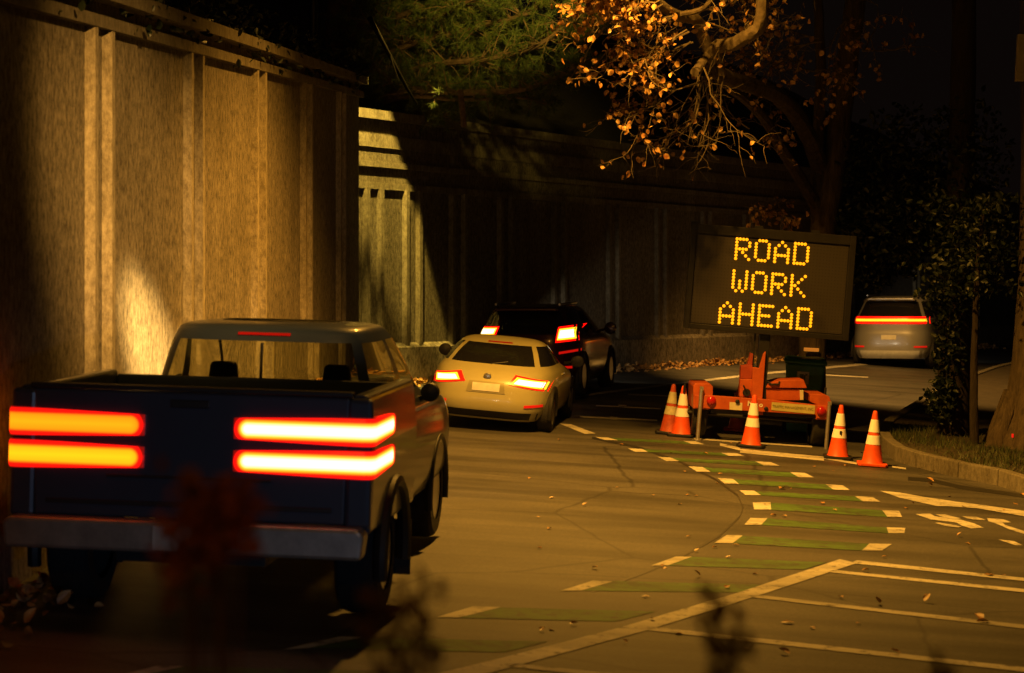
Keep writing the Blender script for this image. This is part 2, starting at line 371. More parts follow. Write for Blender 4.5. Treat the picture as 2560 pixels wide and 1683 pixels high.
while cnt < 9000:
    x = R.uniform(4.2, 9); y = R.uniform(21, 32)
    if not inside(x, y, poly): continue
    dens = .5+.5*math.sin(x*2.3+1.7*math.sin(y*1.3))
    if R.random() > .25+.75*dens: continue
    cnt += 1; h = R.uniform(.03, .11)*(.6+dens*.6); a = R.uniform(0, 2*PI); w = .005
    z = gz(x)+hk-.03; lx, ly = R.gauss(0,.035), R.gauss(0,.035)
    gm.add([(x-w*math.cos(a), y-w*math.sin(a), z),(x+w*math.cos(a), y+w*math.sin(a), z),(x+lx, y+ly, z+h)], [(0,1,2)])
tag(gm.build('grass', GRASS), 'short patchy grass on the verge behind the kerb', 'grass', kind='stuff')
# raised bank under the camera, below the picture
bm_ = MB(); prof = [(-8,1.45),(4.2,1.42),(6.2,.6),(8.2,-.25)]
vv = []; ff = []
for (y, z) in prof:
    for i in range(13):
        x = -12+2*i; vv.append((x, y, z+gz(x)*.5+R.uniform(-.03,.03)))
for j in range(3):
    for i in range(12): ff.append((j*13+i, j*13+i+1, (j+1)*13+i+1, (j+1)*13+i))
bm_.add(vv, ff); o = bm_.build('bank', SOIL, smooth=True); o['kind'] = 'structure'

# ------------------------------------------------------------------ retaining walls (local x along the wall, -y towards the road)
def wall(name, label, p0, p1, ribs, ztop, zbot, zpt, ribw, rgap, rdep, ledges, copz, face=None, trim=None):
    face = face or CONC; trim = trim or CONS
    t = thing(name, label, 'wall'); d = Vector((p1[0]-p0[0], p1[1]-p0[1], 0)); Lw = d.length
    t.location = (p0[0], p0[1], 0); t.rotation_euler = (0, 0, math.atan2(d.y, d.x))
    m = MB()
    n = 12
    for i in range(n):
        a, b = Lw*i/n, Lw*(i+1)/n
        za_, zb_ = copz(a), copz(b)
        m.add([(a,0,-2),(b,0,-2),(b,0,zb_),(a,0,za_),(a,.5,-2),(b,.5,-2),(b,.5,zb_),(a,.5,za_)], [(0,1,2,3),(4,5,6,7),(3,2,6,7),(0,1,5,4)]+([(0,3,7,4)] if i == 0 else [])+([(1,2,6,5)] if i == n-1 else []))
    m.build('wall_face', face, t)
    for u in ribs:
        m = MB()
        for s in (-1, 1):
            c = u+s*(rgap+ribw)/2; x0, x1 = c-ribw/2, c+ribw/2; bv = min(.05, ribw*.25)
            pl = [(x0, .01),(x0+bv, -rdep),(x1-bv, -rdep),(x1, .01)]
            z1 = zpt(u)+.02
            v = [(a, b, -2) for a, b in pl]+[(a, b, z1) for a, b in pl]
            m.add(v, [(0,1,5,4),(1,2,6,5),(2,3,7,6),(4,5,6,7),(0,1,2,3)])
        m.build('pilaster', trim, t)
    if zbot:
        m = MB()
        for i in range(24):
            a, b = Lw*i/24, Lw*(i+1)/24
            wa, wb = [p0[0]+d.x*q/Lw for q in (a, b)]
            v = []
            for q, w_ in ((a, wa), (b, wb)):
                g_ = gz(w_)+zbot; v += [(q,.01,g_+.09),(q,-rdep-.03,g_),(q,-rdep-.03,-2),(q,.01,-2)]
            m.add(v, [(0,4,5,1),(1,5,6,2)])
        m.build('plinth', CONC, t)
    for (zf, hh, dep) in ledges:
        m = MB()
        for i in range(24):
            a, b = Lw*i/24, Lw*(i+1)/24
            v = []
            for q in (a, b): z = zf(q); v += [(q,.01,z),(q,-dep,z),(q,-dep,z+hh),(q,.01,z+hh)]
            m.add(v, [(0,4,5,1),(1,5,6,2),(2,6,7,3)])
        m.build('ledge', CONFS, t)
    return t, Lw
# near wall on the left
X0 = -4.23; SL = .049
def lw(D): return (X0+SL*D, D)
n0 = 17.0; sc = math.hypot(1, SL)
ribsL = [ (D-4)*sc for D in (5.6, 9.4, 13.2, 17.0, 20.8, 24.6, 28.4, 32.0) ]
ptop = lambda u: 4.40+(u-13.2)*.034
wall('retaining_wall', 'tall lamp-lit concrete wall with paired pilasters beside the dark pickup', lw(4), lw(34.5), ribsL, None, 0, ptop, .20, .36, .075,
     [(ptop, .10, .085), (lambda u: ptop(u)+.22, .12, .16)], lambda u: ptop(u)+.36)
# wall beyond the bend
def fw(D): return (2.03+(D-44)*.53, D)
p0 = fw(33.2); p1 = fw(78)
d_ = Vector((p1[0]-p0[0], p1[1]-p0[1])).normalized()
def rib_u(px):
    k = (px-CX)/F; D = (2.03-44*.53)/(k-.53); return (D-p0[1])/d_.y
pxs = [931,1029,1143,1262,1395,1531,1651,1764,1868,1962,2048,2125,2195,2290,2370,2440]
ribsF = [rib_u(p) for p in pxs]
fx = lambda u: p0[0]+d_.x*u
ft = lambda u: 3.42-.065*fx(u)*.55
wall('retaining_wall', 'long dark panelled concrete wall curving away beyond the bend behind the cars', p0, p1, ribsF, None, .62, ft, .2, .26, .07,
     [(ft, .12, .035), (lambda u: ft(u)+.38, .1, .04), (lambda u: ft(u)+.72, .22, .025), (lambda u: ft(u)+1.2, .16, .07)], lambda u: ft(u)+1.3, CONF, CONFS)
# hillside above the walls
hm = MB(); vv = []; ff = []; rows = 9
line = [lw(D)+(4.4+(D-17)*.035+.25,) for D in (3, 8, 13, 18, 23, 28, 33, 34.4)]+[fw(D)+(4.55-.035*fw(D)[0],) for D in (36, 40, 46, 54, 62, 70, 78)]
cols_ = len(line)
for j in range(rows):
    for i, (x, y, z) in enumerate(line):
        nx, ny = (-1, SL) if i < 8 else (-.883, .468)
        off = .3+j*1.6
        vv.append((x+nx*off+(R.uniform(-.2,.2) if j else 0), y+ny*off, z-.1+(j*.75 if j else 0)+R.uniform(-.15,.15)*(j > 0)))
for j in range(rows-1):
    for i in range(cols_-1): ff.append((j*cols_+i, j*cols_+i+1, (j+1)*cols_+i+1, (j+1)*cols_+i))
hm.add(vv, ff); o = hm.build('hillside', SOIL, smooth=True); o['kind'] = 'structure'
im = MB()
for k in range(5200):
    D = R.uniform(8, 34); x, y = lw(D); z = ptop((D-4)*sc)+.36
    hang = R.random() < .10
    dx = R.uniform(-1.6, .05) if not hang else R.uniform(.0,.16)
    zz = z+(R.random()**2*.55*(1 if dx < 0 else .3) if not hang else -R.random()**2*.38*(.4+.6*abs(math.sin(D*1.3))))
    im.leaf((x+dx, y, zz), R.uniform(.06,.12))
tag(im.build('ivy', IVY), 'dark ivy spreading over the top of the near concrete wall', 'ivy', kind='stuff')

# ------------------------------------------------------------------ fallen leaves
lm = MB()
def litter(n, fD, spread, fn=fw, side=(.883,-.468), size=(.07,.13)):
    for k in range(n):
        D = R.uniform(*fD); x, y = fn(D); o = abs(R.gauss(.05, spread))+.10
        if math.sin(D*2.1)+math.sin(D*.9+1)*.8 < R.uniform(-2.2, .6): continue
        x += side[0]*o; y += side[1]*o
        pile = max(0, .10-.16*o)*(.6+.4*math.sin(D*3))
        d = Vector((R.gauss(0,1), R.gauss(0,1), R.gauss(0,.45))).normalized()
        lm.leaf((x, y, gz(x)+.012+R.random()*(pile+.03)), R.uniform(*size), d)
litter(3800, (36, 70), .22); litter(700, (9, 34), .2, lw, (1,-SL))
for k in range(70):
    px, py = R.uniform(1300, 2600), 1100+R.random()**1.6*560
    g = G(px, py, .014); d = Vector((R.gauss(0,1), R.gauss(0,1), R.gauss(0,.25))).normalized()
    lm.leaf(g, R.uniform(.045,.085), d, flat=True)
for px, py in [(2335,1207),(2330,1217),(2305,1172),(2343,1181),(2375,1243),(2530,1222),(2552,1236),(2533,1260),(2405,1268),(2490,1155),(2515,1166),(2528,1176),(2450,1150),(1985,1560),(1975,1640),(2485,1440),(2455,1553),(2475,1558),(2310,1508),(1980,1222),(1960,1222)]:
    g = G(px, py, .016); d = Vector((R.gauss(0,1), R.gauss(0,1), R.gauss(0,.5))).normalized(); lm.leaf(g, R.uniform(.09,.13), d, flat=True)
tag(lm.build('fallen_leaves', BROWN), 'brown fallen leaves lying along the wall foot and scattered over the road', 'leaves', kind='stuff')

# ------------------------------------------------------------------ traffic cones
def make_cone(label, px, py, o_m, b_m, base_m, lean=0, yaw=.2, mark=False):
    g = G(px, py); t = thing('traffic_cone', label, 'traffic cone', 'traffic cones around the sign trailer')
    rr = lambda z: .137-(z-.03)*(.137-.028)/.68
    m = MB(); prof = [(rr(.03)+.012,.03)]+[(rr(z), z) for z in (.05,.2,.34,.345,.45,.46,.5,.51,.6,.62,.66,.69)]+[(.022,.712),(.014,.714)]
    m.lathe(prof, n=36); m.build('cone_body', o_m, t, smooth=True)
    m = MB(); w = .19; pl = [(w,-w+.03),(w,w-.03),(w-.03,w),(-w+.03,w),(-w,w-.03),(-w,-w+.03),(-w+.03,-w),(w-.03,-w)]
    m.prism(pl, .0, .035, plane='xy'); m.build('cone_base', base_m, t, bevel=.006)
    for z0, z1 in ((.275,.395),(.435,.6)):
        m = MB(); m.lathe([(rr(z0)+.001,z0),(rr(z0)+.0035,z0+.002),(rr(z1)+.0035,z1-.002),(rr(z1)+.001,z1)], n=36, close=False); m.build('reflective_band', b_m, t, smooth=True)
    if mark:
        m = MB(); m.box((.012,-rr(.34)-.004,.335), (.03,.004,.075)); m.build('scuff_mark', BLACK, t)
    seat(t, g.x, g.y, yaw, lean, .008); return t
make_cone('dirty traffic cone with yellowed bands, furthest left beside the trailer', 1673, 1085, CONED, BANDD, BLACK, .03)
make_cone('clean orange traffic cone overlapping the dirty one at the trailer left wheel', 1703, 1091, CONEO, BAND, BLACK, -.01)
make_cone('orange traffic cone standing alone before the middle of the trailer', 1877, 1118, CONEO, BAND, BLACK, .015)
make_cone('orange traffic cone with a dark smudge on its lower band by the right jack', 2094, 1147, CONEO, BAND, BLACK, .008, .1, True)
make_cone('bright orange cone with orange base, furthest right by the kerb', 2180, 1165, CONEO, BAND, CONEO, .0, .1)
make_cone('shaded dark red traffic cone standing under the trailer', 1842, 1078, CONED, CONED, CONED, .02)  # shade under the trailer put into one dull colour for all its parts

# ------------------------------------------------------------------ message board trailer
ST = 176.0; AL = math.radians(4.6)
def tl(px, py):
    du = (px-1890)/ST; dw = (1108-py)/ST
    return (du*math.cos(AL)-dw*math.sin(AL), du*math.sin(AL)+dw*math.cos(AL))
def t2(zx, zy): return tl(1600+zx/3.5, 880+zy/3.5)
def t1(zx, zy): return tl(1640+zx/3.967, 520+zy/3.967)
def t3(zx, zy): return tl(1840+zx/7.454, 800+zy/7.454)
TR = thing('message_board_trailer', 'orange trailer carrying a lit board that reads road work ahead', 'road sign')
tx = (1890-CX)/F*29.3
seat(TR, tx, 29.3, 0.0, AL-math.atan(K))
def slab(name, pts, y0, y1, mat, par=None, bevel=.006):
    m = MB(); m.prism(pts, y0, y1); return m.build(name, mat, par or TR, bevel=bevel)
# board
bl, br, bb, bt = -1.15, 1.17, 1.545, 3.02
board = slab('board', [(bl,bb),(br,bb),(br,bt),(bl,bt)], -.05, .10, BMETAL, bevel=.012)
FACE = None
m_, nt_, b_ = _nodes('unlit_led_face'); vv_ = mapped(nt_)
wv = nt_.nodes.new('ShaderNodeTexVoronoi'); wv.inputs['Scale'].default_value = 1/.0457; wv.inputs['Randomness'].default_value = 0
nt_.links.new(vv_, wv.inputs['Vector'])
nt_.links.new(ramp(nt_, wv.outputs['Distance'], [(.22, (.018,.015,.012)), (.36, (.036,.031,.026))]), b_.inputs['Base Color']); b_.inputs['Roughness'].default_value = .45
slab('display_face', [(bl+.09,bb+.085),(br-.10,bb+.085),(br-.10,bt-.15),(bl+.09,bt-.15)], -.056, -.045, m_, board, 0)
m = MB()
for (a, b, c, d) in ((bl,bb,bl+.075,bt),(br-.085,bb,br,bt),(bl+.075,bb,br-.085,bb+.07),(bl+.075,bt-.13,br-.085,bt)): m.prism([(a,b),(c,b),(c,d),(a,d)], -.085, -.05)
m.build('board_frame', BMETAL, board, bevel=.005)
LED = em('lit_amber_led', (1,.33,.004), 2.0, (.3,.15,.02))
FONT = {'R':'####. #...# #...# ####. #.#.. #..#. #...#','O':'.###. #...# #...# #...# #...# #...# .###.','A':'..#.. .#.#. #...# #...# ##### #...# #...#','D':'####. #...# #...# #...# #...# #...# ####.',
 'W':'#...# #...# #...# #.#.# #.#.# #.#.# .#.#.','K':'#...# #..#. #.#.. ##... #.#.. #..#. #...#','H':'#...# #...# #...# ##### #...# #...# #...#','E':'##### #.... #.... ####. #.... #.... #####'}
pit = .0457; wp = .0462
for word, zz in (('ROAD',(803,320)),('WORK',(772,634)),('AHEAD',(643,944))):
    u0, w0 = t1(*zz)
    for ci, ch in enumerate(word):
        m = MB()
        for ri, row in enumerate(FONT[ch].split()):
            for k, c in enumerate(row):
                if c == '#':
                    m.lathe([(.0225,0),(.020,-.008),(.010,-.013)], (u0+(ci*6+k)*pit, -.057, w0-ri*wp), 10, 'y')
        m.build('lit_letter', LED, board, smooth=True)
m = MB()
for u in (-1.1, -.2, .6): m = MB(); m.box((u, .02, bt+.02), (.12,.05,.04)); m.build('bracket', BMETAL, TR, bevel=.004)
# mast
u0, w0 = t3(420, 700); u1, w1 = t3(640, 250); mc = (u0+u1)/2
m = MB(); m.box((mc+.0, .06, 1.35), (.15,.13,1.5)); m.build('mast', BMETAL, TR, bevel=.006)
m = MB(); m.box((mc-.14, .02, 1.32), (.028,.028,.5)); m.build('winch_cable', BMETAL, TR)
q = [t3(x, y) for x, y in ((285,1470),(480,1470),(545,590),(500,640),(420,900),(300,880))]
slab('mast_socket', q, -.07, .13, ORANGE)
m = MB(); a = t3(300,640); b = t3(230,860); m.prism([t3(95,860),t3(300,850),t3(320,640),t3(275,620),t3(215,840)], -.02, .12); m.prism([t3(95,860),t3(305,850),t3(290,1100),t3(80,1100)], -.03, .14)
m.build('lift_housing', DORANGE, TR, bevel=.006)
slab('winch_box', [t3(75,1105),t3(300,1105),t3(285,1440),t3(60,1430)], -.04, .12, ORANGE)
m = MB(); c = t3(190,1350); m.lathe([(.0,-.10),(.045,-.10),(.055,-.08),(.055,-.04),(.03,-.04)], (c[0],0,c[1]), 18, 'y'); m.tube([(c[0],-.1,c[1]),(c[0]-.06,-.13,c[1]+.1)], .012, 8)
m.build('winch', BLACK, TR, smooth=True)
# battery box
slab('battery_box', [t3(565,1500),t3(560,1275),t3(1215,1290),t3(1180,1500)], .0, .5, ORANGE)
slab('battery_box_lid', [t3(550,1265),t3(590,1195),t3(820,1130),t3(1250,1115),t3(1310,1270)], -.03, .53, ORANGE)
slab('box_side_strip', [t3(1185,1495),t3(1180,1310),t3(1250,1310),t3(1250,1495)], -.012, .2, CREAM)
m = MB(); m.tube([(t3(580,1150)[0],-.04,t3(580,1150)[1]),(t3(650,1200)[0],-.05,t3(650,1200)[1]),(t3(780,1200)[0],-.05,t3(780,1200)[1]),(t3(800,1150)[0],-.03,t3(800,1150)[1])], .014, 8); m.build('cable', BLACK, TR, smooth=True)
# chassis, fenders, lamps, jacks, wheels
slab('rear_crossmember', [t2(480,372),t2(640,378),t2(1110,412),t2(1640,470),t2(1620,580),t2(1530,575),t2(1525,545),t2(640,492),t2(480,482)], -.12, -.04, ORANGE)
slab('underrun_bar', [t2(620,494),t2(1530,548),t2(1530,580),t2(620,535)], -.03, .05, BMETAL)
slab('fender', [t2(465,300),t2(480,275),t2(610,275),t2(636,300),t2(630,470),t2(600,500),t2(465,490)], -.10, .75, ORANGE)
slab('fender', [t2(1475,365),t2(1600,368),t2(1640,385),t2(1655,430),t2(1640,590),t2(1525,585),t2(1540,460),t2(1475,430)], -.10, .75, ORANGE)
for zx, zy in ((620,422),(1570,512)):
    c = t2(zx, zy); m = MB(); m.lathe([(.066,-.118),(.066,-.14),(.055,-.158),(.03,-.17),(.005,-.173)], (c[0],0,c[1]), 24, 'y'); m.build('tail_light', REDL, TR, smooth=True)
for (a, b) in (((540,325),(500,742)),((1645,455),(1606,850))):
    p, q = t2(*a), t2(*b); m = MB(); m.tube([(q[0],-.16,-.02),(q[0],-.16,q[1]+.2),(q[0],-.16,p[1])], .028, 14); m.lathe([(.075,0),(.075,.015),(.03,.02)], (q[0],-.16,-.01), 18); m.box((q[0],-.16,p[1]+.02),(.05,.05,.05))
    m.build('stabiliser_jack', GALV, TR, smooth=True)
p = t2(455,500); q = t2(450,720); m = MB(); m.tube([(p[0],.5,p[1]),(q[0],.5,.0)], .02, 10); m.build('stabiliser_jack', GALV, TR, smooth=True)
for zx in (412, 1645):
    p = t2(zx, 310 if zx < 500 else 345); m = MB(); m.tube([(p[0],.3,p[1]-.1),(p[0],.3,p[1]+.03)], .018, 8); m.build('jack_handle', BLACK, TR, smooth=True)
def tyre_profile(r, w):
    return [(r*.62,-w/2),(r*.9,-w/2),(r*.975,-w*.42),(r,-w*.3),(r,w*.3),(r*.975,w*.42),(r*.9,w/2),(r*.62,w/2)]
def wheel(parent, x, y, r, w, side, rim=ALLOY, spokes=5):
    t = MB(); t.lathe(tyre_profile(r, w), (x, y, r), 40, 'x', close=False); wo = t.build('wheel', RUBBER, parent, smooth=True)
    m = MB(); xo = x+side*w*.42
    m.lathe([(r*.64,-w*.45*side*-1*0+0),(r*.62,side*.0)], (xo, y, r), 32, 'x', close=False)
    prof = [(r*.64, side*.012),(r*.60, side*.005),(r*.58,-side*.05),(r*.2,-side*.05)]
    m.lathe(prof, (xo, y, r), 36, 'x', close=True)
    for k in range(spokes):
        th = 2*PI*k/spokes; M = Matrix.Rotation(th, 3, 'X')
        m.box(Vector((xo-side*.015, y, r))+M@Vector((0,0,r*.33)), (.03, r*.17, r*.55), M)
    m.lathe([(r*.15,-side*.03),(r*.15,side*.0),(r*.1,side*.008)], (xo, y, r), 20, 'x')
    m.build('rim', rim, wo, smooth=True); return wo
c = t2(515,0); wheel(TR, t2(520,740)[0], .32, .34, .2, -1, BMETAL, 5); wheel(TR, t2(1545,840)[0]+.02, .32, .34, .2, 1, BMETAL, 5)
m = MB(); m.tube([(-1.0,.32,.34),(1.0,.32,.34)], .035, 10); m.build('axle', BMETAL, TR)
m = MB(); m.box((-.0,.9,.46),(.12,1.9,.1)); m.box((-.0,2.2,.46),(.1,1.2,.09)); m.build('drawbar', ORANGE, TR, bevel=.006)
# plates and lettering
sl = math.atan2(t2(1530,500)[1]-t2(640,430)[1], t2(1530,500)[0]-t2(640,430)[0])
slab('number_plate', [t2(778,432),t2(888,440),t2(886,505),t2(776,497)], -.128, -.121, CREAM, bevel=0)
m = MB(); c = t2(845,428); m.lathe([(.03,-.125),(.03,-.15),(.02,-.155)], (c[0],0,c[1]), 14, 'y'); m.build('plate_lamp', BLACK, TR, smooth=True)
yp = slab('maker_plate', [t2(1142,433),t2(1517,463),t2(1512,537),t2(1138,502)], -.127, -.121, YPLATE, bevel=0)
DK = pm('dark_lettering', (.10,.10,.03), .6)
c = t2(1327,484); text_mesh('lettering', 'TRAFFIC MANAGEMENT, INC.', .055, DK, yp, (c[0],-.129,c[1]), (PI/2, -sl, 0), .001, wscale=.80)
WL = pm('white_lettering', (.75,.72,.6), .5)
c = t2(955,448); text_mesh('lettering', 'M', .095, WL, TR, (c[0],-.122,c[1]), (PI/2, -sl, 0), .001, bold=.003)
c = t2(1050,458); text_mesh('lettering', 'o', .095, WL, TR, (c[0],-.122,c[1]), (PI/2, -sl, 0), .001, bold=.003)
for (zx, zy) in ((1093,490),): 
    c = t2(zx, zy); m = MB(); m.lathe([(.03,-.121),(.03,-.135),(.02,-.14)], (c[0],0,c[1]), 14, 'y'); m.build('socket', BLACK, TR, smooth=True)

# ------------------------------------------------------------------ wheelie bin behind the trailer
B = thing('wheelie_bin', 'green wheelie bin with a pale square sticker behind the trailer', 'bin')
bx = (2000-CX)/F*31.2; seat(B, bx, 31.2, .12, .01)
def frus(m, z0, w0, d0, z1, w1, d1, y0=0, y1=0):
    m.add([(-w0/2,y0-d0/2,z0),(w0/2,y0-d0/2,z0),(w0/2,y0+d0/2,z0),(-w0/2,y0+d0/2,z0),(-w1/2,y1-d1/2,z1),(w1/2,y1-d1/2,z1),(w1/2,y1+d1/2,z1),(-w1/2,y1+d1/2,z1)], [(0,1,2,3),(4,5,6,7),(0,1,5,4),(1,2,6,5),(2,3,7,6),(3,0,4,7)])
zt = (H-gz(bx)*1)-(895-HY)/F*31.2
zt = H-(898-HY)/F*31.2-gz(bx)
m = MB(); frus(m, .05, .42, .48, zt-.06, .58, .62); m.build('bin_body', BINM, B, bevel=.03)
m = MB(); frus(m, zt-.06, .63, .68, zt-.02, .63, .68); m.build('rim', BINM, B, bevel=.01)
m = MB(); frus(m, zt-.02, .64, .70, zt+.025, .56, .60); m.build('lid', BINM, B, bevel=.015)
m = MB(); zs = zt-.26; yf = -.24-.07*(zs/(zt)); 
m.box((-.03, yf-.036, zs), (.18,.006,.18)); st = m.build('sticker', pm('pale_sticker', (.42,.36,.27), .6, var=.2, scale=20), B)
m = MB(); m.box((-.05,yf-.0405,zs),(.06,.003,.11)); m.box((-.005,yf-.0405,zs-.02),(.025,.003,.13)); m.box((.02,yf-.0405,zs+.05),(.03,.003,.03)); m.build('sticker_print', DK, st)
for s in (-1, 1):
    m = MB(); m.lathe([(.03,-.03),(.1,-.03),(.11,0),(.1,.03),(.03,.03)], (s*.24,.25,.11), 20, 'x'); m.build('wheel', RUBBER, B, smooth=True)

# ------------------------------------------------------------------ vehicles
def cat_interp(keys, M):
    keys = np.array(keys, float); n = len(keys); out = []
    for k in range(M):
        s = k/(M-1)*(n-1); i = min(int(s), n-2); t = s-i
        a, b, c, d = keys[max(i-1,0)], keys[i], keys[i+1], keys[min(i+2,n-1)]
        out.append(.5*((2*b)+(c-a)*t+(2*a-5*b+4*c-d)*t*t+(3*b-a-3*c+d)*t**3))
    return np.array(out)
class CarShape:
    """A body as a stack of plan outlines: rear at y=yr, nose at y=yf, half width w, squareness n."""
    def __init__(s, keys, M=64, N=128):
        s.L = cat_interp(keys, M); s.M, s.N = M, N
        t = np.linspace(0, 2*PI, 4001); n = 4.0
        x = np.sign(np.sin(t))*np.abs(np.sin(t))**(2/n)*.9; y = -np.sign(np.cos(t))*np.abs(np.cos(t))**(2/n)*2.0
        d = np.concatenate([[0], np.cumsum(np.hypot(np.diff(x), np.diff(y)))]); s.t = np.interp(np.linspace(0, d[-1], N+1)[:-1], d, t)
        s.V = []
        for z, yr, yf, w, e in s.L:
            c, b = (yr+yf)/2, (yf-yr)/2
            s.V.append([(w*np.sign(np.sin(q))*abs(np.sin(q))**(2/e), c-b*np.sign(np.cos(q))*abs(np.cos(q))**(2/e), z) for q in s.t])
    def at(s, z): return [np.interp(z, s.L[:,0], s.L[:,k]) for k in (1,2,3,4)]
    def rear(s, x, z):
        yr, yf, w, e = s.at(z); c, b = (yr+yf)/2, (yf-yr)/2
        return c-b*max(0, 1-min(1, abs(x/w))**e)**(1/e)
    def side(s, y, z):
        yr, yf, w, e = s.at(z); c, b = (yr+yf)/2, (yf-yr)/2
        return w*max(0, 1-min(1, abs((y-c)/b))**e)**(1/e)
    def split(s, cls, parent, mats, labels={}):
        mbs = {}
        for i in range(s.M-1):
            for j in range(s.N):
                q = [s.V[i][j], s.V[i][(j+1)%s.N], s.V[i+1][(j+1)%s.N], s.V[i+1][j]]
                cx, cy, cz = (sum(p[k] for p in q)/4 for k in range(3))
                th = (s.t[j]+(s.t[(j+1)%s.N] if j < s.N-1 else 2*PI))/2; k = cls(cx, cy, cz, abs(math.sin(th))**.5, math.cos(th) > 0, -math.copysign(abs(math.cos(th))**.5, math.cos(th))); mbs.setdefault(k, {'v': {}, 'f': []})
                d = mbs[k]; f = []
                for (a, b) in ((i,j),(i,(j+1)%s.N),(i+1,(j+1)%s.N),(i+1,j)):
                    if (a,b) not in d['v']: d['v'][(a,b)] = len(d['v'])
                    f.append(d['v'][(a,b)])
                d['f'].append(f)
        out = {}
        for k, d in mbs.items():
            m = MB(); vs = [s.V[a][b] for (a,b) in d['v']]; fs = d['f']
            if k == 'body':
                for i in (0, s.M-1):
                    idx = [d['v'].get((i,j)) for j in range(s.N)]
                    if None not in idx: fs = fs+[idx]
            m.add(vs, fs); nm = k.split(':')[0]
            out[k] = m.build(nm, mats[nm], parent, smooth=True, sharp=50)
        return out
def patch(shape, quad, off, mat, name, parent, nu=8, nv=4, depth=.03):
    """lamp or panel that follows the rear of the body; quad = 4 (x,z) corners"""
    m = MB(); a, b, c, d = [Vector((p[0], p[1], 0)) for p in quad]; vs = []; fs = []
    for j in range(nv+1):
        for i in range(nu+1):
            u, v = i/nu, j/nv; p = a.lerp(b, u).lerp(d.lerp(c, u), v)
            vs.append((p.x, shape.rear(p.x, p.y)-off, p.y))
    for j in range(nv):
        for i in range(nu): fs.append((j*(nu+1)+i, j*(nu+1)+i+1, (j+1)*(nu+1)+i+1, (j+1)*(nu+1)+i))
    rim = list(range(nu+1))+[(k+1)*(nu+1)+nu for k in range(nv)]+[nv*(nu+1)+nu-1-k for k in range(nu)]+[(nv-1-k)*(nu+1) for k in range(nv-1)]
    o = len(vs); vs += [(vs[k][0], vs[k][1]+depth, vs[k][2]) for k in rim]; r = len(rim)
    fs += [(rim[k], rim[(k+1)%r], o+(k+1)%r, o+k) for k in range(r)]
    m.add(vs, fs); return m.build(name, mat, parent, smooth=True, sharp=40)
def inset(q, k):
    cx = sum(p[0] for p in q)/4; cz = sum(p[1] for p in q)/4
    return [(cx+(p[0]-cx)*k[0], cz+(p[1]-cz)*k[1]) for p in q]
LENS = em('lit_red_lens', (1,.003,.001), 2.4, (.4,.01,.01))
HOTY = em('lit_yellow_core', (1,.62,.02), 2.0); HOTO = em('lit_orange_core', (1,.40,.006), 1.35); HOTW = em('lit_white_core', (1,.92,.62), 2.2)  # overexposed lamp centres given as paler glowing colours
DIMR = em('dim_red_lens', (1,.01,.004), .55, (.4,.01,.01))  # weak glow, also put into reflectors that hold no lamp
def lamp(shape, q, parent, cores, k=((.86,.72),(.74,.42)), name='tail_light'):
    l = patch(shape, q, .012, LENS, name, parent)
    for i, c in enumerate(cores): patch(shape, inset(q, k[i]), .016+.003*i, c, 'lit_core', l, depth=.004)
    return l
def wells(m, xs, ys, r):
    for x in xs:
        for y in ys: m.lathe([(r*1.14,-.02),(r*1.14,.02)], (x, y, r), 36, 'x')
def arch(m, x, y, r, side, t=.03):
    pts = [(x, y+math.cos(a)*r, r*.86+math.sin(a)*r) for a in np.linspace(-.25, PI+.25, 22)]; m.tube(pts, t, 8)

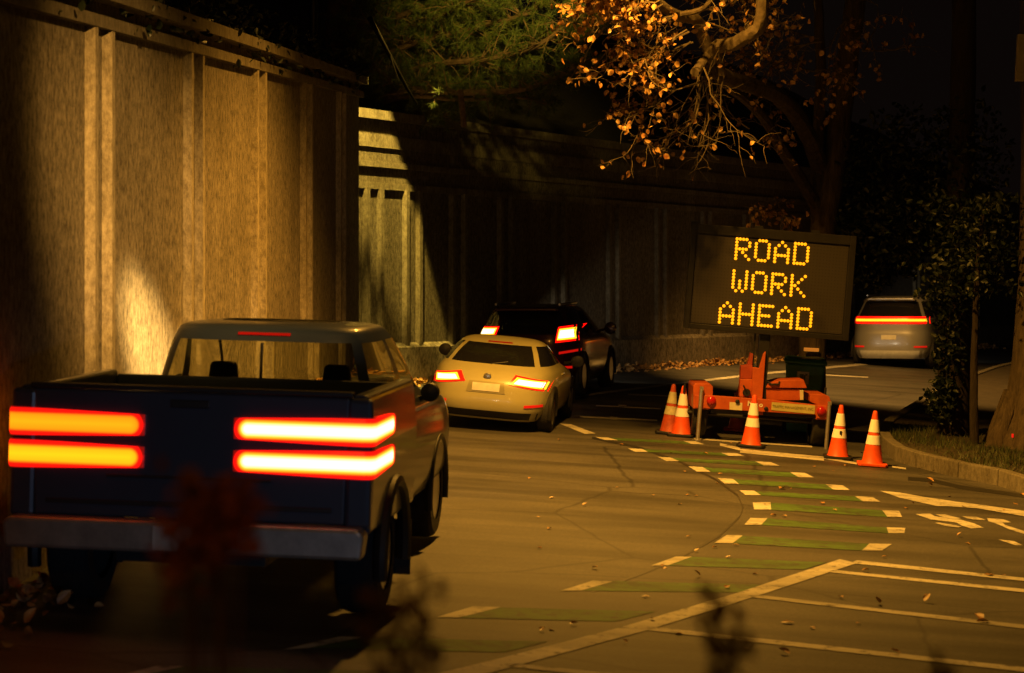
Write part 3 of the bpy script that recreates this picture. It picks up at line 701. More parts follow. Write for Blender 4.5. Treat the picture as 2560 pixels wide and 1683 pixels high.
# --- pale hatchback
def pale_car():
    t = thing('parked_car', 'cream rounded compact car with lit tail lights, between pickup and dark car', 'car'); t.name = 'compact_car'
    keys = [(.17,.14,3.95,.74,5),(.27,.03,4.06,.83,4.6),(.42,-.01,4.12,.875,4.4),(.56,.0,4.11,.885,4.2),(.70,.03,4.02,.88,4.0),(.80,.09,3.8,.865,3.8),(.88,.17,3.35,.835,3.6),(.95,.30,2.95,.79,3.4),
            (1.03,.46,2.72,.745,3.3),(1.12,.66,2.5,.70,3.2),(1.21,.90,2.26,.645,3.0),(1.29,1.18,2.0,.57,2.8),(1.335,1.42,1.82,.44,2.5),(1.35,1.55,1.72,.2,2.2)]
    s = CarShape(keys)
    def cls(x, y, z, rx, back, ny):
        if .985 < z < 1.255:
            yr, yf, w, e = s.at(z)
            if rx < .80 and back: return 'rear_window'
            if rx > .86 and -.80 < ny < .82 and abs(ny-.10) > .03: return 'side_window:%d%d' % (x > 0, ny > .10)
            if rx < .84 and not back: return 'windshield'
        return 'body'
    paint = car_paint('cream_paint', (.42,.39,.20), .3, .0)
    s.split(cls, t, {'body': paint, 'rear_window': GLASS, 'side_window': GLASS, 'windshield': GLASS})
    for sd, nm in ((1, 'r'), (-1, 'l')):
        q = [(sd*.30,.725),(sd*.81,.640),(sd*.84,.785),(sd*.38,.865)]
        lamp(s, q, t, [HOTY, HOTW] if sd > 0 else [HOTY, HOTW], ((.88,.74),(.74,.48)) if sd > 0 else ((.74,.70),(.62,.44)))
        q = [(sd*.54,.39),(sd*.77,.41),(sd*.77,.45),(sd*.54,.43)]; patch(s, q, .01, DIMR, 'reflector', t)
    patch(s, [(-.19,.60),(.19,.60),(.19,.715),(-.19,.715)], .012, pm('number_plate_white', (.7,.68,.6), .5), 'number_plate', t)
    patch(s, [(-.27,.575),(.27,.575),(.24,.74),(-.24,.74)], .006, car_paint('cream_shadow_panel', (.34,.31,.17)), 'plate_recess_shade', t)  # shade around the plate painted as a darker cream panel
    m = MB(); yb = s.rear(0,.81); m.lathe([(.055,-.01),(.055,-.022),(.04,-.028),(.005,-.03)], (0,yb,.81), 24, 'y'); m.build('badge', ALLOY, t, smooth=True)
    patch(s, [(-.78,.20),(.78,.20),(.82,.31),(-.82,.31)], .008, BLACK, 'bumper_skirt', t, 16)
    patch(s, [(-.18,1.272),(.18,1.272),(.17,1.288),(-.17,1.288)], .012, REDL, 'high_brake_light', t)
    wp_ = MB(); y0 = s.rear(0,1.0)-.02; wp_.tube([(0,s.rear(0,.99)-.02,.985),(.22,s.rear(.22,1.03)-.012,1.03)], .008, 6); wp_.build('wiper', BLACK, t)
    for sd in (-1, 1):
        for y in (.72, 3.25): wheel(t, sd*.785, y, .315, .2, sd)
        for y in (.72, 3.25): m = MB(); arch(m, sd*.872, y, .365, sd); m.build('wheel_arch', BLACK, t, smooth=True)
        m = MB(); m.tube([(sd*.80,2.55,.95),(sd*.98,2.5,1.0)], .025, 8); m.lathe([(.02,-.02),(.09,0),(.1,.05),(.06,.1),(.01,.12)], (sd*1.0,2.46,1.0), 16, 'y'); m.build('door_mirror', BLACK, t, smooth=True)
        m = MB(); xs = s.side(1.85,.84); m.tube([(sd*(xs+.008),1.75,.83),(sd*(xs+.025),1.84,.835),(sd*(xs+.008),1.93,.83)], .012, 6); m.build('door_handle', paint, t, smooth=True)
    return t
c1 = pale_car(); seat(c1, (1205-CX)/F*28.5, 28.5, .13, .02); c1.scale = (1.0, 1, .92)
# --- dark crossover
def suv(name, label, paint, Wd, Ht, lamps, lower=None, extra=None):
    t = thing(name, label, 'car'); k = Ht/1.55; w = Wd/1.82
    keys = [(.22,.12,4.3,.80*w,5.5),(.34,.03,4.40,.87*w,5.2),(.50,.0,4.45,.905*w,5),(.66,.0,4.45,.91*w,5),(.82,.01,4.38,.908*w,4.8),(.94,.03,4.1,.90*w,4.6),(1.02*k,.06,3.5,.88*w,4.5),(1.10*k,.10,3.2,.855*w,4.4),
            (1.20*k,.18,2.98,.815*w,4.2),(1.30*k,.28,2.75,.775*w,4.1),(1.40*k,.38,2.5,.735*w,4),(1.48*k,.48,2.25,.69*w,3.8),(1.53*k,.62,2.0,.60*w,3.4),(1.55*k,.95,1.7,.35*w,2.6)]
    s = CarShape(keys)
    def cls(x, y, z, rx, back, ny):
        if 1.07*k < z < 1.43*k:
            yr, yf, ww, e = s.at(z)
            if rx < .80 and back: return 'rear_window'
            if rx > .86 and -.84 < ny < .82:
                u = (ny+1)/2
                if abs(u-.33) > .02 and abs(u-.62) > .02: return 'side_window:%d%d' % (x > 0, (u > .33)+(u > .62))
            if rx < .84 and not back: return 'windshield'
        return 'body'
    s.split(cls, t, {'body': paint, 'rear_window': GLASS, 'side_window': GLASS, 'windshield': GLASS})
    lamps(s, t)
    patch(s, [(-.80*w,.22),(.80*w,.22),(.85*w,.42),(-.85*w,.42)], .01, lower or BLACK, 'bumper', t, 16)
    patch(s, [(-.19,.70),(.19,.70),(.19,.815),(-.19,.815)], .012, pm(name+'_plate', (.7,.68,.62), .5), 'number_plate', t)
    m = MB(); m.tube([(-.55*w,.5,1.56*k),(-.55*w,2.0,1.57*k)], .02, 8); m.build('roof_rail', ALLOY, t, smooth=True); m = MB(); m.tube([(.55*w,.5,1.56*k),(.55*w,2.0,1.57*k)], .02, 8); m.build('roof_rail', ALLOY, t, smooth=True)
    m = MB(); m.prism([(-.55*w,1.455*k),(.55*w,1.455*k),(.5*w,1.50*k),(-.5*w,1.50*k)], .28, .62); m.build('roof_spoiler', paint, t, bevel=.012)
    for sd in (-1, 1):
        for y in (.85, 3.5): wheel(t, sd*(.80*w), y, .345, .22, sd)
        for y in (.85, 3.5): m = MB(); arch(m, sd*.90*w, y, .40, sd); m.build('wheel_arch', BLACK, t, smooth=True)
        m = MB(); m.tube([(sd*.83*w,2.75,1.06),(sd*1.0*w,2.72,1.1)], .025, 8); m.lathe([(.02,-.02),(.10,0),(.11,.05),(.07,.1),(.01,.12)], (sd*1.03*w,2.66,1.1), 16, 'y'); m.build('door_mirror', paint, t, smooth=True)
        patch(s, [(sd*.55*w,.50),(sd*.80*w,.50),(sd*.80*w,.54),(sd*.55*w,.54)], .012, DIMR, 'reflector', t)
    return t
def lamps_dark(s, t):
    for sd in (-1, 1):
        q = [(sd*.46,1.05),(sd*.86,1.02),(sd*.80,1.19),(sd*.42,1.20)] if sd < 0 else [(sd*.56,.93),(sd*.86,.96),(sd*.82,1.22),(sd*.58,1.19)]
        l = lamp(s, q, t, [HOTY, HOTW], ((.84,.72),(.70,.5)))
        patch(s, [(sd*.62,.74),(sd*.88,.78),(sd*.88,.82),(sd*.62,.78)], .012, DIMR, 'side_marker', t)
c2 = suv('crossover_car', 'dark maroon crossover with high blocky tail lights ahead of the cream car', car_paint('maroon_paint', (.05,.012,.016), .25, .3), 1.82, 1.55, lamps_dark)
seat(c2, (1304-CX)/F*34.6, 34.6, .22, -.07)
def lamps_bar(s, t):
    q = [(-.96,1.10),(.96,1.10),(.94,1.28),(-.94,1.28)]
    l = patch(s, q, .014, LENS, 'light_bar', t, 24)
    patch(s, inset(q, (.95,.42)), .02, HOTO, 'lit_core', l, 24, depth=.004); patch(s, inset(q, (.93,.2)), .024, HOTY, 'lit_core', l, 24, depth=.004)
c3 = suv('estate_car', 'silver car with full width red light bar half hidden behind the sign board', car_paint('silver_paint', (.42,.42,.43), .3, .5), 2.08, 1.80, lamps_bar, lower=pm('lit_pale_bumper', (.6,.62,.65), .4))  # plate lamp light put into the paler bumper colour
seat(c3, (2222-CX)/F*52.5, 52.5, .36, -.07)

# --- dark blue pickup
def glow_bar(sd, zc):  # overexposed core and red halo are coloured into the emission
    '''lamp bar with glare put into its emission: pale centre, red halo at the rim'''
    m, nt, b = _nodes('tail_light_glow'); N = nt.nodes; L = nt.links
    def mth(op, a, c=None):
        n = N.new('ShaderNodeMath'); n.operation = op
        for i, q in enumerate((a, c)):
            if q is None: continue
            if isinstance(q, (int, float)): n.inputs[i].default_value = q
            else: L.new(q, n.inputs[i])
        return n.outputs[0]
    tc = N.new('ShaderNodeTexCoord'); sp = N.new('ShaderNodeSeparateXYZ'); L.new(tc.outputs['Object'], sp.inputs[0])
    dz = mth('SUBTRACT', sp.outputs[2], zc)
    dx = mth('MAXIMUM', mth('SUBTRACT', .39, mth('ABSOLUTE', sp.outputs[0])), 0.0)
    dy = mth('MAXIMUM', mth('SUBTRACT', sp.outputs[1], .68), 0.0)
    d = mth('SQRT', mth('ADD', mth('ADD', mth('MULTIPLY', dz, dz), mth('MULTIPLY', dx, dx)), mth('MULTIPLY', dy, dy)))
    d = mth('DIVIDE', d, .0925)
    if sd > 0: st = [(.0,(1,.95,.70)),(.24,(1,.90,.50)),(.48,(1,.40,.02)),(.60,(1,.20,.006)),(.70,(1,.006,.002)),(.90,(.75,.004,.002)),(1.0,(.12,.002,.001))]
    else: st = [(.0,(1,.36,.005) if zc < 1.2 else (1,.25,.004)),(.45,(1,.28,.004) if zc < 1.2 else (1,.19,.003)),(.58,(1,.13,.003)),(.68,(1,.006,.002)),(.90,(.7,.004,.002)),(1.0,(.12,.002,.001))]
    L.new(ramp(nt, d, st), b.inputs['Emission Color']); b.inputs['Emission Strength'].default_value = 2.2
    b.inputs['Base Color'].default_value = (.25,.01,.01,1); b.inputs['Roughness'].default_value = .25
    return m
def pickup():
    t = thing('pickup_truck', 'dark blue pickup with long doubled tail light bars, nearest on the left', 'pickup truck')
    paint = car_paint('navy_paint', (.035,.050,.085), .4, .2); hw = 1.20; bt_ = 1.56; bl_ = .62; BL = 1.85
    # bed
    m = MB()
    for sd in (-1, 1):
        pr = [(sd*(hw-.10),bl_-.02),(sd*(hw-.01),bl_+.05),(sd*hw,bl_+.32),(sd*(hw+.005),1.22),(sd*(hw-.03),bt_-.02),(sd*(hw-.06),bt_),(sd*(hw-.14),bt_),(sd*(hw-.15),bt_-.02),(sd*(hw-.15),.82)]
        m.prism(pr if sd > 0 else pr[::-1], .06, BL)
    m.box((0,BL/2+.03,.80),(2*hw-.3,BL-.06,.04)); m.box((0,BL-.02,1.17),(2*hw-.3,.05,.72))
    m.build('bed', paint, t, bevel=.02)
    tg = MB(); tg.prism([(-hw+.17,.72),(hw-.17,.72),(hw-.15,bt_-.015),(-hw+.15,bt_-.015)], -.005, .055); g = tg.build('tailgate', paint, t, bevel=.018)
    m = MB(); m.prism([(-.55,.98),(.55,.98),(.55,1.0),(-.55,1.0)], -.012, -.004); m.prism([(-hw+.25,.80),(hw-.25,.80),(hw-.25,.83),(-hw+.25,.83)], -.02, -.004); m.build('tailgate_trim', BLACK, g, bevel=.004)
    m = MB(); m.box((0,-.012,1.47),(.26,.02,.05)); m.build('handle', BLACK, g, bevel=.006)
    m = MB(); m.prism([(-hw+.13,bt_-.012),(hw-.13,bt_-.012),(hw-.13,bt_+.02),(-hw+.13,bt_+.02)], -.015, .07); m.build('top_cap', BLACK, g, bevel=.006)
    # corner posts carry the light bars, stretched on to the flanks in the shape of light trails
    for sd in (-1, 1):
        m = MB(); m.box((sd*(hw-.085),.035,1.12),(.17,.085,.84)); m.build('corner_post', paint, t, bevel=.03)
        for zc in (1.325, 1.115):
            def bar(name, mat, par, x0, x1, h, off, wrap):
                pts = [(x0,-.02),(x1-.05,-.02),(x1-.015,-.008),(x1,.03)]+([(x1,wrap)] if wrap else [])
                m = MB(); vs = []; fs = []; nn = len(pts)
                for i, (x, y) in enumerate(pts):
                    a = pts[max(i-1,0)]; b = pts[min(i+1,nn-1)]; d = Vector((b[0]-a[0], b[1]-a[1])).normalized(); nx, ny = d.y, -d.x
                    hh = h*(.72 if i in (0, nn-1) else 1)
                    for (o_, z_) in ((-.02,-hh*.5),(off*.6,-hh*.5),(off,-hh*.36),(off,hh*.36),(off*.6,hh*.5),(-.02,hh*.5)): vs.append((sd*(x+nx*o_), y+ny*o_, zc+z_))
                for i in range(nn-1):
                    for k in range(6): fs.append((i*6+k, i*6+(k+1)%6, (i+1)*6+(k+1)%6, (i+1)*6+k))
                fs += [tuple(range(6)), tuple((nn-1)*6+k for k in range(6))]
                m.add(vs, fs); return m.build(name, mat, par, smooth=True, sharp=50)
            l = bar('tail_light', glow_bar(sd, zc), t, .30, hw+.004, .185, .018, .8)
    # bumper, plate, hitch
    m = MB(); m.prism([(-hw+.03,.52),(hw-.03,.52),(hw-.01,.68),(hw-.05,.72),(-hw+.05,.72),(-hw+.01,.68)], -.17, .02); bu = m.build('bumper', pm('scuffed_chrome', (.42,.40,.37), .4, .75, var=.3), t, bevel=.025)
    m = MB(); m.box((0,-.175,.62),(.36,.02,.15)); m.build('number_plate', pm('pickup_plate', (.5,.5,.46), .5), bu)
    m = MB(); m.box((0,-.1,.46),(.1,.3,.09)); m.build('tow_hitch', BMETAL, t, bevel=.005)
    m = MB(); m.box((0,2.4,.50),(1.0,4.6,.16)); m.build('chassis', BLACK, t)
    # cab and bonnet
    cw = .96
    keys = [(.48,1.95,5.75,0.920,7),(.62,1.90,5.85,0.957,7),(.85,1.88,5.9,0.966,7),(1.05,1.88,5.86,0.961,6.5),(1.20,1.88,5.55,0.948,6),(1.30,1.90,4.55,0.920,6),(1.40,1.92,4.2,0.883,5.6),(1.55,1.96,4.0,0.846,5.4),(1.70,2.0,3.75,0.805,5.2),(1.82,2.05,3.5,0.764,5),(1.90,2.14,3.25,0.699,4.4),(1.925,2.4,3.0,0.460,3)]
    s = CarShape(keys)
    def cls(x, y, z, rx, back, ny):
        if 1.38 < z < 1.80:
            yr, yf, w, e = s.at(z)
            if rx < .82 and back: return 'rear_window'
            if rx > .90 and -.86 < ny < .84 and abs(ny) > .05: return 'side_window:%d%d' % (x > 0, ny > 0)
            if rx < .86 and not back: return 'windshield'
        return 'cab'
    sp = s.split(cls, t, {'cab': paint, 'rear_window': CLEAR, 'side_window': CLEAR, 'windshield': CLEAR})
    for sx in (-.45, .45):
        m = MB(); m.prism([(sx-.27,.9),(sx+.27,.9),(sx+.24,1.42),(sx-.24,1.42)], 2.55, 2.72); m.prism([(sx-.12,1.44),(sx+.12,1.44),(sx+.10,1.60),(sx-.10,1.60)], 2.58, 2.68); m.build('seat', BLACK, t, bevel=.03)
    patch(s, [(-.2,1.835),(.2,1.835),(.2,1.855),(-.2,1.855)], .012, REDL, 'high_brake_light', t)
    m = MB(); m.tube([(-.0,s.rear(0,1.6)-.006,1.40),(-.0,s.rear(0,1.7)-.006,1.78)], .012, 6); m.build('window_bar', BLACK, t)
    for sd in (-1, 1):
        for y in (.98, 4.75): wheel(t, sd*(hw-.20 if y < 2 else .80), y, .41, .29, sd, ALLOY, 6)
        m = MB(); arch(m, sd*(hw-.01), .98, .49, sd, .05); m.build('wheel_arch', BLACK, t, smooth=True)
        m = MB(); arch(m, sd*.945, 4.75, .47, sd, .035); m.build('wheel_arch', BLACK, t, smooth=True)
        m = MB(); m.tube([(sd*.90,3.75,1.26),(sd*1.0,3.72,1.30)], .025, 8); m.lathe([(.02,-.02),(.075,0),(.08,.05),(.05,.1),(.01,.12)], (sd*1.02,3.66,1.33), 16, 'y'); m.build('door_mirror', BLACK, t, smooth=True)
        m = MB(); m.box((sd*(hw-.13),1.72,.35),(.26,.02,.4)); m.build('mud_flap', BLACK, t)
    return t
c4 = pickup(); seat(c4, (462-CX)/F*13.5, 13.5, .11, -.04)
# beams from the headlights that are on in the photograph
def beams(car, hw, yf, z, e):
    for sd in (-1, 1):
        l = light('headlight_beam', 'SPOT', (sd*hw, yf, z), e, (1,.82,.55), (sd*hw, yf+8, z-.5), .05, 60, .7); l.parent = car
beams(c1, .62, 4.2, .62, 6); beams(c2, .65, 4.55, .72, 70); beams(c3, .65, 4.55, .72, 90); beams(c4, .85, 6.0, .95, 50)
# cool fill light added for the pickup tailgate; no following car is built
light('tailgate_fill', 'SPOT', (.3, 5.0, 1.2), 170, (.50,.68,1.0), (-1.9, 13.5, 1.05), .08, 24, .9)

# ------------------------------------------------------------------ trees
def limb(m, pts, r0, r1, n=10, sub=4, jit=.06, wig=.03):
    pts = [Vector(p) for p in pts]; P_ = []
    k = len(pts)
    for i in range(k-1):
        a, b, c, d = pts[max(i-1,0)], pts[i], pts[i+1], pts[min(i+2,k-1)]
        for s in range(sub):
            t = s/sub; P_.append(.5*((2*b)+(c-a)*t+(2*a-5*b+4*c-d)*t*t+(3*b-a-3*c+d)*t**3))
    P_.append(pts[-1])
    P_ = [p+Vector((R.gauss(0,wig), R.gauss(0,wig), R.gauss(0,wig)))*(r0+r1) for p in P_]
    q = len(P_); m.tube(P_, [r0+(r1-r0)*i/(q-1) for i in range(q)], n, jit=jit); return P_
def twigs(m, lv, start, d, length, r, depth, leafp, lsize, droop=.15, spread=.7):
    p = start; d = d.normalized(); pts = [p]; n = 5
    for i in range(n):
        d = (d+Vector((R.gauss(0,.22), R.gauss(0,.22), R.gauss(0,.22)-droop*.25))).normalized(); p = p+d*length/n; pts.append(p)
    m.tube(pts, [r*(1-.7*i/n) for i in range(n+1)], 5)
    for i in range(1, n+1):
        if depth > 0 and R.random() < .8:
            dd = (d+Vector((R.gauss(0,spread), R.gauss(0,spread), R.gauss(0,spread)))).normalized()
            twigs(m, lv, pts[i], dd, length*R.uniform(.45,.7), r*.55, depth-1, leafp, lsize, droop, spread)
        if R.random() < leafp*.45:
            for q in range(R.choice((1,1,2))):
                dl = Vector((R.gauss(0,.6), R.gauss(0,.6), R.gauss(-.5,.6))).normalized(); lv.leaf(pts[i]+Vector((R.gauss(0,.03),)*3), lsize*R.uniform(.6,1.05), dl, asp=.8)
# brown-leaved tree behind the trailer
T = thing('plane_tree', 'leaning tree with dry orange leaves and pale limbs rising behind the sign board', 'tree')
DT = 31.8; tr = MB(); tg_ = MB(); lv = MB()
base = G(2035, 1000); bx_, by_ = (2032-CX)/F*DT, DT
T.location = (bx_, by_, gz(bx_))
off = Vector(T.location)
def PT(px, py, D): return P(px, py, D)-off
tr_pts = [Vector((-.02,0,-.3)), PT(2028,940,DT), PT(2040,760,DT), PT(2060,560,DT), PT(2086,420,DT), PT(2108,250,DT), PT(2130,60,DT), PT(2165,-180,DT), PT(2190,-480,DT)]
limb(tr, tr_pts, .23, .14, 16, wig=.02)
limb(tr, [PT(2048,640,DT), PT(2040,480,DT), PT(2046,330,DT), PT(2052,180,DT), PT(2046,40,DT), PT(2030,-200,DT)], .10, .07, 10)
limb(tr, [PT(2095,330,DT),PT(2065,300,DT),PT(2030,330,DT)], .05,.04,8)
pl_ = MB()
L1 = limb(tr, [PT(2052,420,DT), PT(2011,321,31), PT(1943,242,30), PT(1848,204,29), PT(1788,181,28.3), PT(1769,140,28)], .14, .09, 10)
L2 = limb(tr, [PT(2045,520,DT), PT(1960,380,31), PT(1905,290,30.3), PT(1850,240,29.5), PT(1790,196,28.5)], .10, .05, 8)
limb(pl_, [PT(1775,150,28), PT(1790,118,27.8), PT(1830,112,27.5), PT(1866,92,27.2), PT(1900,60,27), PT(1910,-60,26.8)], .10, .085, 10)
limb(pl_, [PT(1776,140,28), PT(1755,85,27.8), PT(1742,50,27.6), PT(1700,40,27.3), PT(1650,12,26.8), PT(1600,-30,26.4), PT(1520,-120,26)], .085, .06, 10)
limb(pl_, [PT(1780,130,28), PT(1760,150,27.8), PT(1745,172,27.6), PT(1736,182,27.5)], .06, .065, 10)
limb(pl_, [PT(1792,122,27.9), PT(1800,150,28), PT(1806,188,28.1)], .06, .05, 8)
limb(pl_, [PT(1700,36,27.2), PT(1760,20,27), PT(1800,-30,27)], .04, .03, 8)
starts = []
def tw(px, py, D, dx, dz, ln, depth, lp, r=.014, sz=.10, n=1, dy=None):
    for q in range(n):
        d = Vector((dx, R.uniform(-.4,.4) if dy is None else dy, dz)); d += Vector((R.gauss(0,.25),R.gauss(0,.2),R.gauss(0,.2)))
        twigs(tg_, lv, PT(px+R.uniform(-15,15), py+R.uniform(-10,10), D+R.uniform(-.4,.4)), d, ln, r, depth, lp, sz)
for (px, py) in ((1560,-25),(1590,-5),(1620,5),(1650,5),(1540,-10),(1600,-40)): tw(px, py, 26.6, -1, -.1, .55, 2, .75, n=2)
for (px, py) in ((1700,60),(1680,40),(1730,80),(1740,110),(1720,30)): tw(px, py, 27.2, -1, -.35, .85, 2, .62, n=2)
for (px, py) in ((1640,110),(1600,90),(1560,110),(1500,70)): tw(px, py, 27.2, -.9, -.5, .6, 1, .8, n=2)
for (px, py) in ((1745,175),(1760,190),(1800,195)): tw(px, py, 27.8, -.35, -1, .95, 2, .12, r=.012, n=2)
for (px, py) in ((1700,215),(1650,240),(1620,285)): tw(px, py, 27.9, -1, -.55, .7, 2, .4, r=.011, n=2)
for (px, py) in ((1740,270),(1745,300),(1700,320)): tw(px, py, 28, -.6, -.7, .6, 2, .35, r=.010)
tg_.tube([PT(1780,196,27.9),PT(1700,222,27.8),PT(1650,228,27.7),PT(1632,262,27.7),PT(1600,280,27.6),PT(1560,300,27.5)], [.02,.015,.012,.01,.008,.005], 6)
tg_.tube([PT(1745,190,28),PT(1750,250,28),PT(1738,300,28),PT(1700,330,28),PT(1640,350,28),PT(1570,350,28)], [.02,.016,.012,.01,.008,.004], 6)
tg_.tube([PT(1762,190,28),PT(1768,240,28),PT(1772,300,28),PT(1760,335,28)], [.018,.013,.01,.005], 6)
for (px, py) in ((1760,60),(1800,20),(1850,70),(1880,40),(1830,10),(1900,90)): tw(px, py, 27.6, R.uniform(-.6,.6), .4, .8, 2, .35, n=2)
for (px, py) in ((1930,130),(1960,60),(2000,120),(2060,100),(2120,60),(1990,180),(1900,180),(2150,120)): tw(px, py, 30.5, R.uniform(-1,.4), .1, .9, 2, .45, n=2)
for (px, py) in ((1890,240),(1950,300),(1860,320),(1920,370),(1990,360)): tw(px, py, 30.5, R.uniform(-1,.3), .2, .7, 2, .22, n=1)
for (px, py) in ((1935,500),(1965,510),(1985,490)): tw(px, py, 31.4, -.5, -.4, .5, 2, .7, n=1)
for (px, py) in ((1420,70),(1450,90),(1480,40)): tw(px+60, py, 27.2, -1, -.3, .6, 1, .5, n=1)
tr.build('trunk', BARK, T, smooth=True); pl_.build('limb', PALEB, T, smooth=True); tg_.build('twigs', PALEB, T, smooth=True); lv.build('crown', BROWN, T)
# amber marker on its trunk
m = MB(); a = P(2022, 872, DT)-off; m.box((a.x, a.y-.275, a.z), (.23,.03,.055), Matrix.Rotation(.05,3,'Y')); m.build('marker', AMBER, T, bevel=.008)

# pine above the bend
T = thing('pine_tree', 'dark green pine overhanging the bend above the far concrete wall', 'tree')
T.location = (-3.4, 39.5, 4.6); off = Vector(T.location)
tr = MB(); nd = MB()
limb(tr, [(0,0,-1.2),(.1,0,2),(.15,-.1,5),(.1,0,9)], .3, .1, 12)
def tuft(p, d, n=34, ln=.15):
    for k in range(n):
        v = (d*R.uniform(.1,1.0)+Vector((R.gauss(0,1), R.gauss(0,1), R.gauss(0,1))).normalized()*.75).normalized()
        a = v.cross(Vector((R.gauss(0,1), R.gauss(0,1), R.gauss(0,1)))).normalized()*.0045; l = ln*R.uniform(.7,1.2)
        q = p+d*R.uniform(-.08,.05); nd.add([q-a, q+a, q+v*l], [(0,1,2)])
def bough(pts, r, dens, reach):
    PTS = limb(tr, pts, r, r*.3, 7, sub=5)
    for i, p in enumerate(PTS[3:]):
        fr = (i+3)/len(PTS)
        for q in range(dens):
            d = Vector((R.gauss(.3,.7), R.gauss(-.1,.6), R.gauss(.05,.5))).normalized(); L_ = reach*R.uniform(.4,1.1)*(1.15-.6*fr)
            e = p+d*L_; mid = p.lerp(e,.5)+Vector((0,0,.05))
            tr.tube([p, mid, e], [.012,.008,.005], 4)
            dd = (e-mid).normalized(); tuft(e, dd); tuft(mid.lerp(e,.5), dd, 20); 
            if R.random() < .6: tuft(mid, dd, 16)
bough([(0,0,.2),P(1000,230,37)-off,P(1150,232,35.5)-off,P(1300,225,34.4)-off,P(1400,190,34)-off,P(1448,160,33.8)-off], .08, 5, .62)
bough([(0,0,.2),P(1000,245,37)-off,P(1150,250,35.5)-off,P(1300,245,34.6)-off,P(1372,262,34.2)-off], .05, 4, .45)
bough([(0,0,.6),P(1050,170,37)-off,P(1200,150,35.5)-off,P(1330,120,34.6)-off,P(1420,60,34)-off,P(1470,20,33.5)-off], .07, 7, .85)
bough([(0,0,1),P(1000,120,37)-off,P(1180,70,36)-off,P(1330,30,35)-off,P(1430,-40,34)-off], .07, 7, .85)
bough([(0,0,.1),P(960,260,38)-off,P(1030,280,37.4)-off,P(1110,290,36.9)-off], .05, 7, .8)
bough([(0,0,.5),P(905,150,38)-off,P(985,205,37.2)-off,P(1090,225,36.8)-off,P(1180,250,36.4)-off], .05, 7, .7)
bough([(0,0,.8),P(900,60,38)-off,P(1010,110,37.2)-off,P(1150,140,36.8)-off,P(1260,180,36.2)-off], .05, 7, .8)
bough([(0,0,.0),P(890,230,38)-off,P(930,290,37.6)-off,P(1010,320,37.2)-off], .05, 6, .6)
bough([(0,0,1.4),P(880,0,38.5)-off,P(960,20,38)-off,P(1090,90,37.2)-off], .05, 7, .8)
bough([(0,0,1.6),P(1040,60,37)-off,P(1100,40,36)-off,P(1180,0,35)-off], .06, 7, .8)
bough([(0,0,1.6),P(1000,40,37)-off,P(1160,-10,36)-off,P(1300,-60,35)-off], .06, 7, .9)
m = MB(); m.tube([P(1150,225,35)-off,P(1156,270,35)-off,P(1160,318,35)-off], [.05,.05,.048], 9, jit=.08); m.build('dead_stub', PINEB, T, smooth=True)
m = MB(); m.tube([Vector((-2.35,34.3,6.3))-off, Vector((-2.14,34.65,5.9))-off, Vector((-1.78,35.3,5.2))-off, Vector((-1.62,35.6,4.95))-off], [.045,.035,.028,.012], 8, jit=.1); m.tube([Vector((-2.05,34.8,5.75))-off, Vector((-1.9,34.9,5.3))-off], [.02,.008], 6); m.build('shadow_limb', pm('blacked_out_bark', (.006,.005,.004), .95, spec=.03), T, smooth=True)  # limb added for its shadow on the wall, blackened against the lamp light
tr.build('trunk', PINEB, T, smooth=True); nd.build('crown', NEEDLE, T)

# trees at the right
def ivy_tree(name, label, cat, base, pts, r0, r1, cl, n, size, mat=IVY, bark=DBARK):
    T = thing(name, label, cat); T.location = base; off = Vector(base); tr = MB(); lv = MB()
    limb(tr, [Vector(p)-off for p in pts], r0, r1, 14, wig=.02); tr.build('trunk', bark, T, smooth=True)
    for (c, rad, k) in cl:
        for q in range(int(n*k)):
            v = Vector((R.gauss(0,1), R.gauss(0,1), R.gauss(0,1))).normalized()*R.random()**.45
            lv.leaf(Vector(c)-off+Vector((v.x*rad[0], v.y*rad[1], v.z*rad[2])), size*R.uniform(.6,1.3))
    lv.build('crown', mat, T); return T
b2 = Vector(((2385-CX)/F*31, 31, gz((2385-CX)/F*31)+.1))
ivy_tree('ivy_tree', 'black ivy covered tree to the right of the silver car', 'tree', b2,
  [b2-Vector((0,0,.3)), P(2385,900,31), P(2390,700,31), P(2400,450,31), P(2410,100,31), P(2420,-300,31)], .25, .16,
  [(P(2370,880,30.8),(.22,.3,.9),.5),(P(2385,700,30.8),(.5,.4,.8),.8),(P(2330,560,31),(.9,.6,.7),1.2),(P(2230,560,31.5),(.8,.6,.65),1.1),(P(2150,600,32),(.55,.5,.5),.8),(P(2140,480,32),(.5,.5,.7),.7),(P(2250,400,31.5),(.9,.7,.9),1),(P(2420,420,31),(.7,.6,1.2),1),(P(2180,690,32),(.35,.3,.22),.35),(P(2265,660,32),(.3,.3,.2),.3),(P(2350,1000,30.6),(.25,.3,.35),.3),(P(2450,620,30.4),(.4,.4,.8),.6)], 1000, .10)
b4 = Vector(((2437-CX)/F*29.6, 29.6, gz((2437-CX)/F*29.6)+.1))
T = thing('tree', 'thin reddish trunk between the ivy tree and the broad right hand trunk', 'tree'); T.location = b4; m = MB()
limb(m, [Vector((0,0,-.3)), P(2434,950,29.6)-b4, P(2438,820,29.6)-b4, P(2446,640,29.6)-b4, P(2462,520,29.6)-b4], .07, .02, 10); m.build('trunk', DBARK, T, smooth=True)
m = MB()
for k in range(700):
    a = Vector((R.gauss(0,.4), R.gauss(-.1,.3), R.uniform(2.2,3.6))); m.leaf(a, R.uniform(.06,.12))
m.build('crown', IVY, T)
b3 = G(2575, 1150); b3 = Vector((b3.x, b3.y, gz(b3.x)+.15)); D3 = b3.y
T = thing('tree', 'broad rough trunk flaring at its foot at the right edge of the picture', 'tree'); T.location = b3; m = MB()
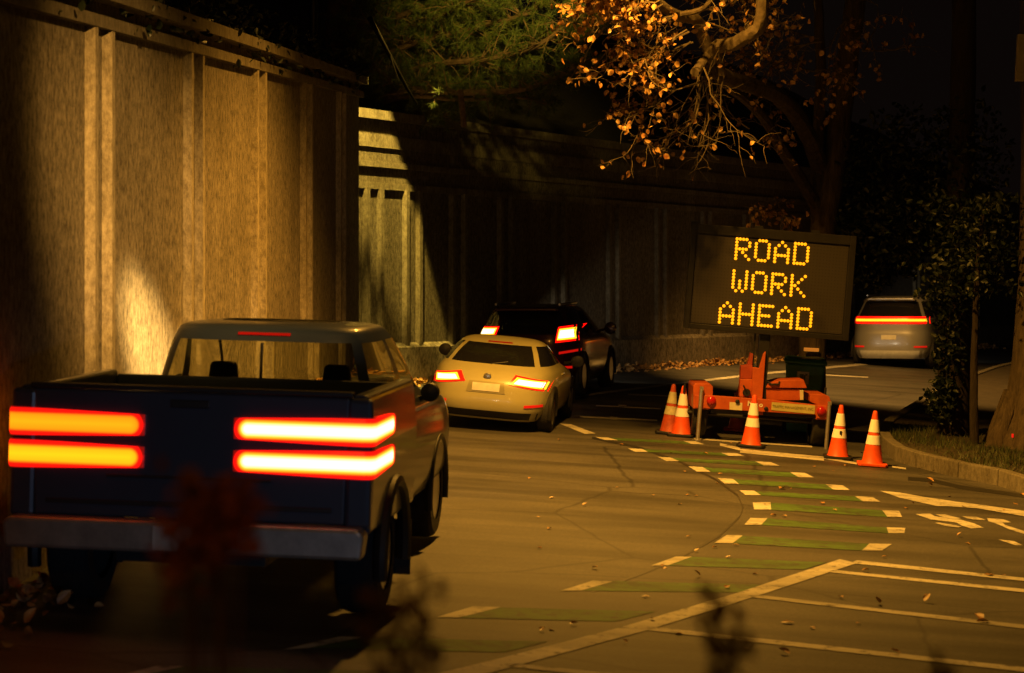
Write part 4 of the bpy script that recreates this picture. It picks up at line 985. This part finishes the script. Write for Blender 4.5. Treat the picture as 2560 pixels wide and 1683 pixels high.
pts = [Vector((-.02,0,-.2)), Vector((0,0,.1)), P(2584,1040,D3)-b3, P(2592,900,D3)-b3, P(2600,700,D3)-b3, P(2606,400,D3)-b3, P(2600,100,D3)-b3, P(2598,-200,D3)-b3]
m.tube(pts, [.60,.52,.40,.345,.31,.29,.28,.26], 22, jit=.05)
for a in (2.6, 3.4, 4.3, 5.2, .3): m.tube([Vector((math.cos(a)*.75, math.sin(a)*.75, -.12)), Vector((math.cos(a)*.5, math.sin(a)*.5, .1)), Vector((math.cos(a)*.25, math.sin(a)*.25, .8))], [.06,.15,.12], 9, jit=.08)
m.build('trunk', BARK, T, smooth=True)
m = MB(); a = P(2513,1082,D3)-b3; m.box((a.x,a.y-.44,a.z),(.03,.015,.055)); m.build('reflector', em('glowing_red_reflector', (1,.02,.01), .5, (.7,.02,.01)), T, bevel=.006)  # glow put into the reflector, which holds no lamp
bx3 = MB(); a = P(2543,148,D3)
bx3.box((0,0,0),(.11,.12,.66)); bx3.box((-.005,-.064,-.22),(.13,.01,.012))
o = bx3.build('utility_box', pm('pale_box', (.42,.36,.22), .5), None, bevel=.008); o.location = (a.x+.0, a.y-.2, a.z); o.rotation_euler = (0,.05,0)
tag(o, 'narrow pale utility box fixed high on the right hand trunk', 'utility box')

# ------------------------------------------------------------------ dry weeds on the bank in front of the camera
def weed(label, px, py, D, wpx, hpx, n, heads, mat=WEEDM):
    top = P(px, py, D); T = thing('weed', label, 'weed', 'dry weeds close to the camera'); T.location = (top.x, D, 1.40); off = Vector(T.location)
    st = MB(); hd = MB()
    for k in range(n):
        a = P(px+R.uniform(-wpx,wpx)*.5, py+R.uniform(0,hpx*.6), D+R.uniform(-.05,.05))-off
        b = Vector((R.gauss(0,.03), R.gauss(0,.03), 0)); mid = b.lerp(a,.55)+Vector((R.gauss(0,.015),0,0)); st.tube([b, mid, a], [.004,.003,.002], 5)
        for q in range(heads):
            c = a+Vector((R.gauss(0,wpx/F*D*.16), R.gauss(0,.02), -R.random()*hpx/F*D*.5)); hd.leaf(c, R.uniform(.014,.03), asp=.8)
    st.build('stem', WEEDM, T, smooth=True); hd.build('seed_head', mat, T); return T
REDW = leafmat('red_brown_weed', [(.22,.045,.015),(.34,.075,.022),(.26,.10,.03)], .8, 6)  # brown weed with red tail light glow put into its colour
weed('reddish brown dry weed blurred in front of the pickup', 545, 1165, 3.0, 200, 330, 12, 34, REDW)
weed('dark dry weed blurred below the pickup, at bottom centre', 985, 1430, 3.0, 180, 300, 7, 16)
weed('dark dry weed blurred over the thick white line', 1815, 1450, 3.0, 90, 300, 5, 14)
weed('small faint dry weed at the bottom right of the road', 2350, 1600, 3.0, 60, 140, 3, 9)
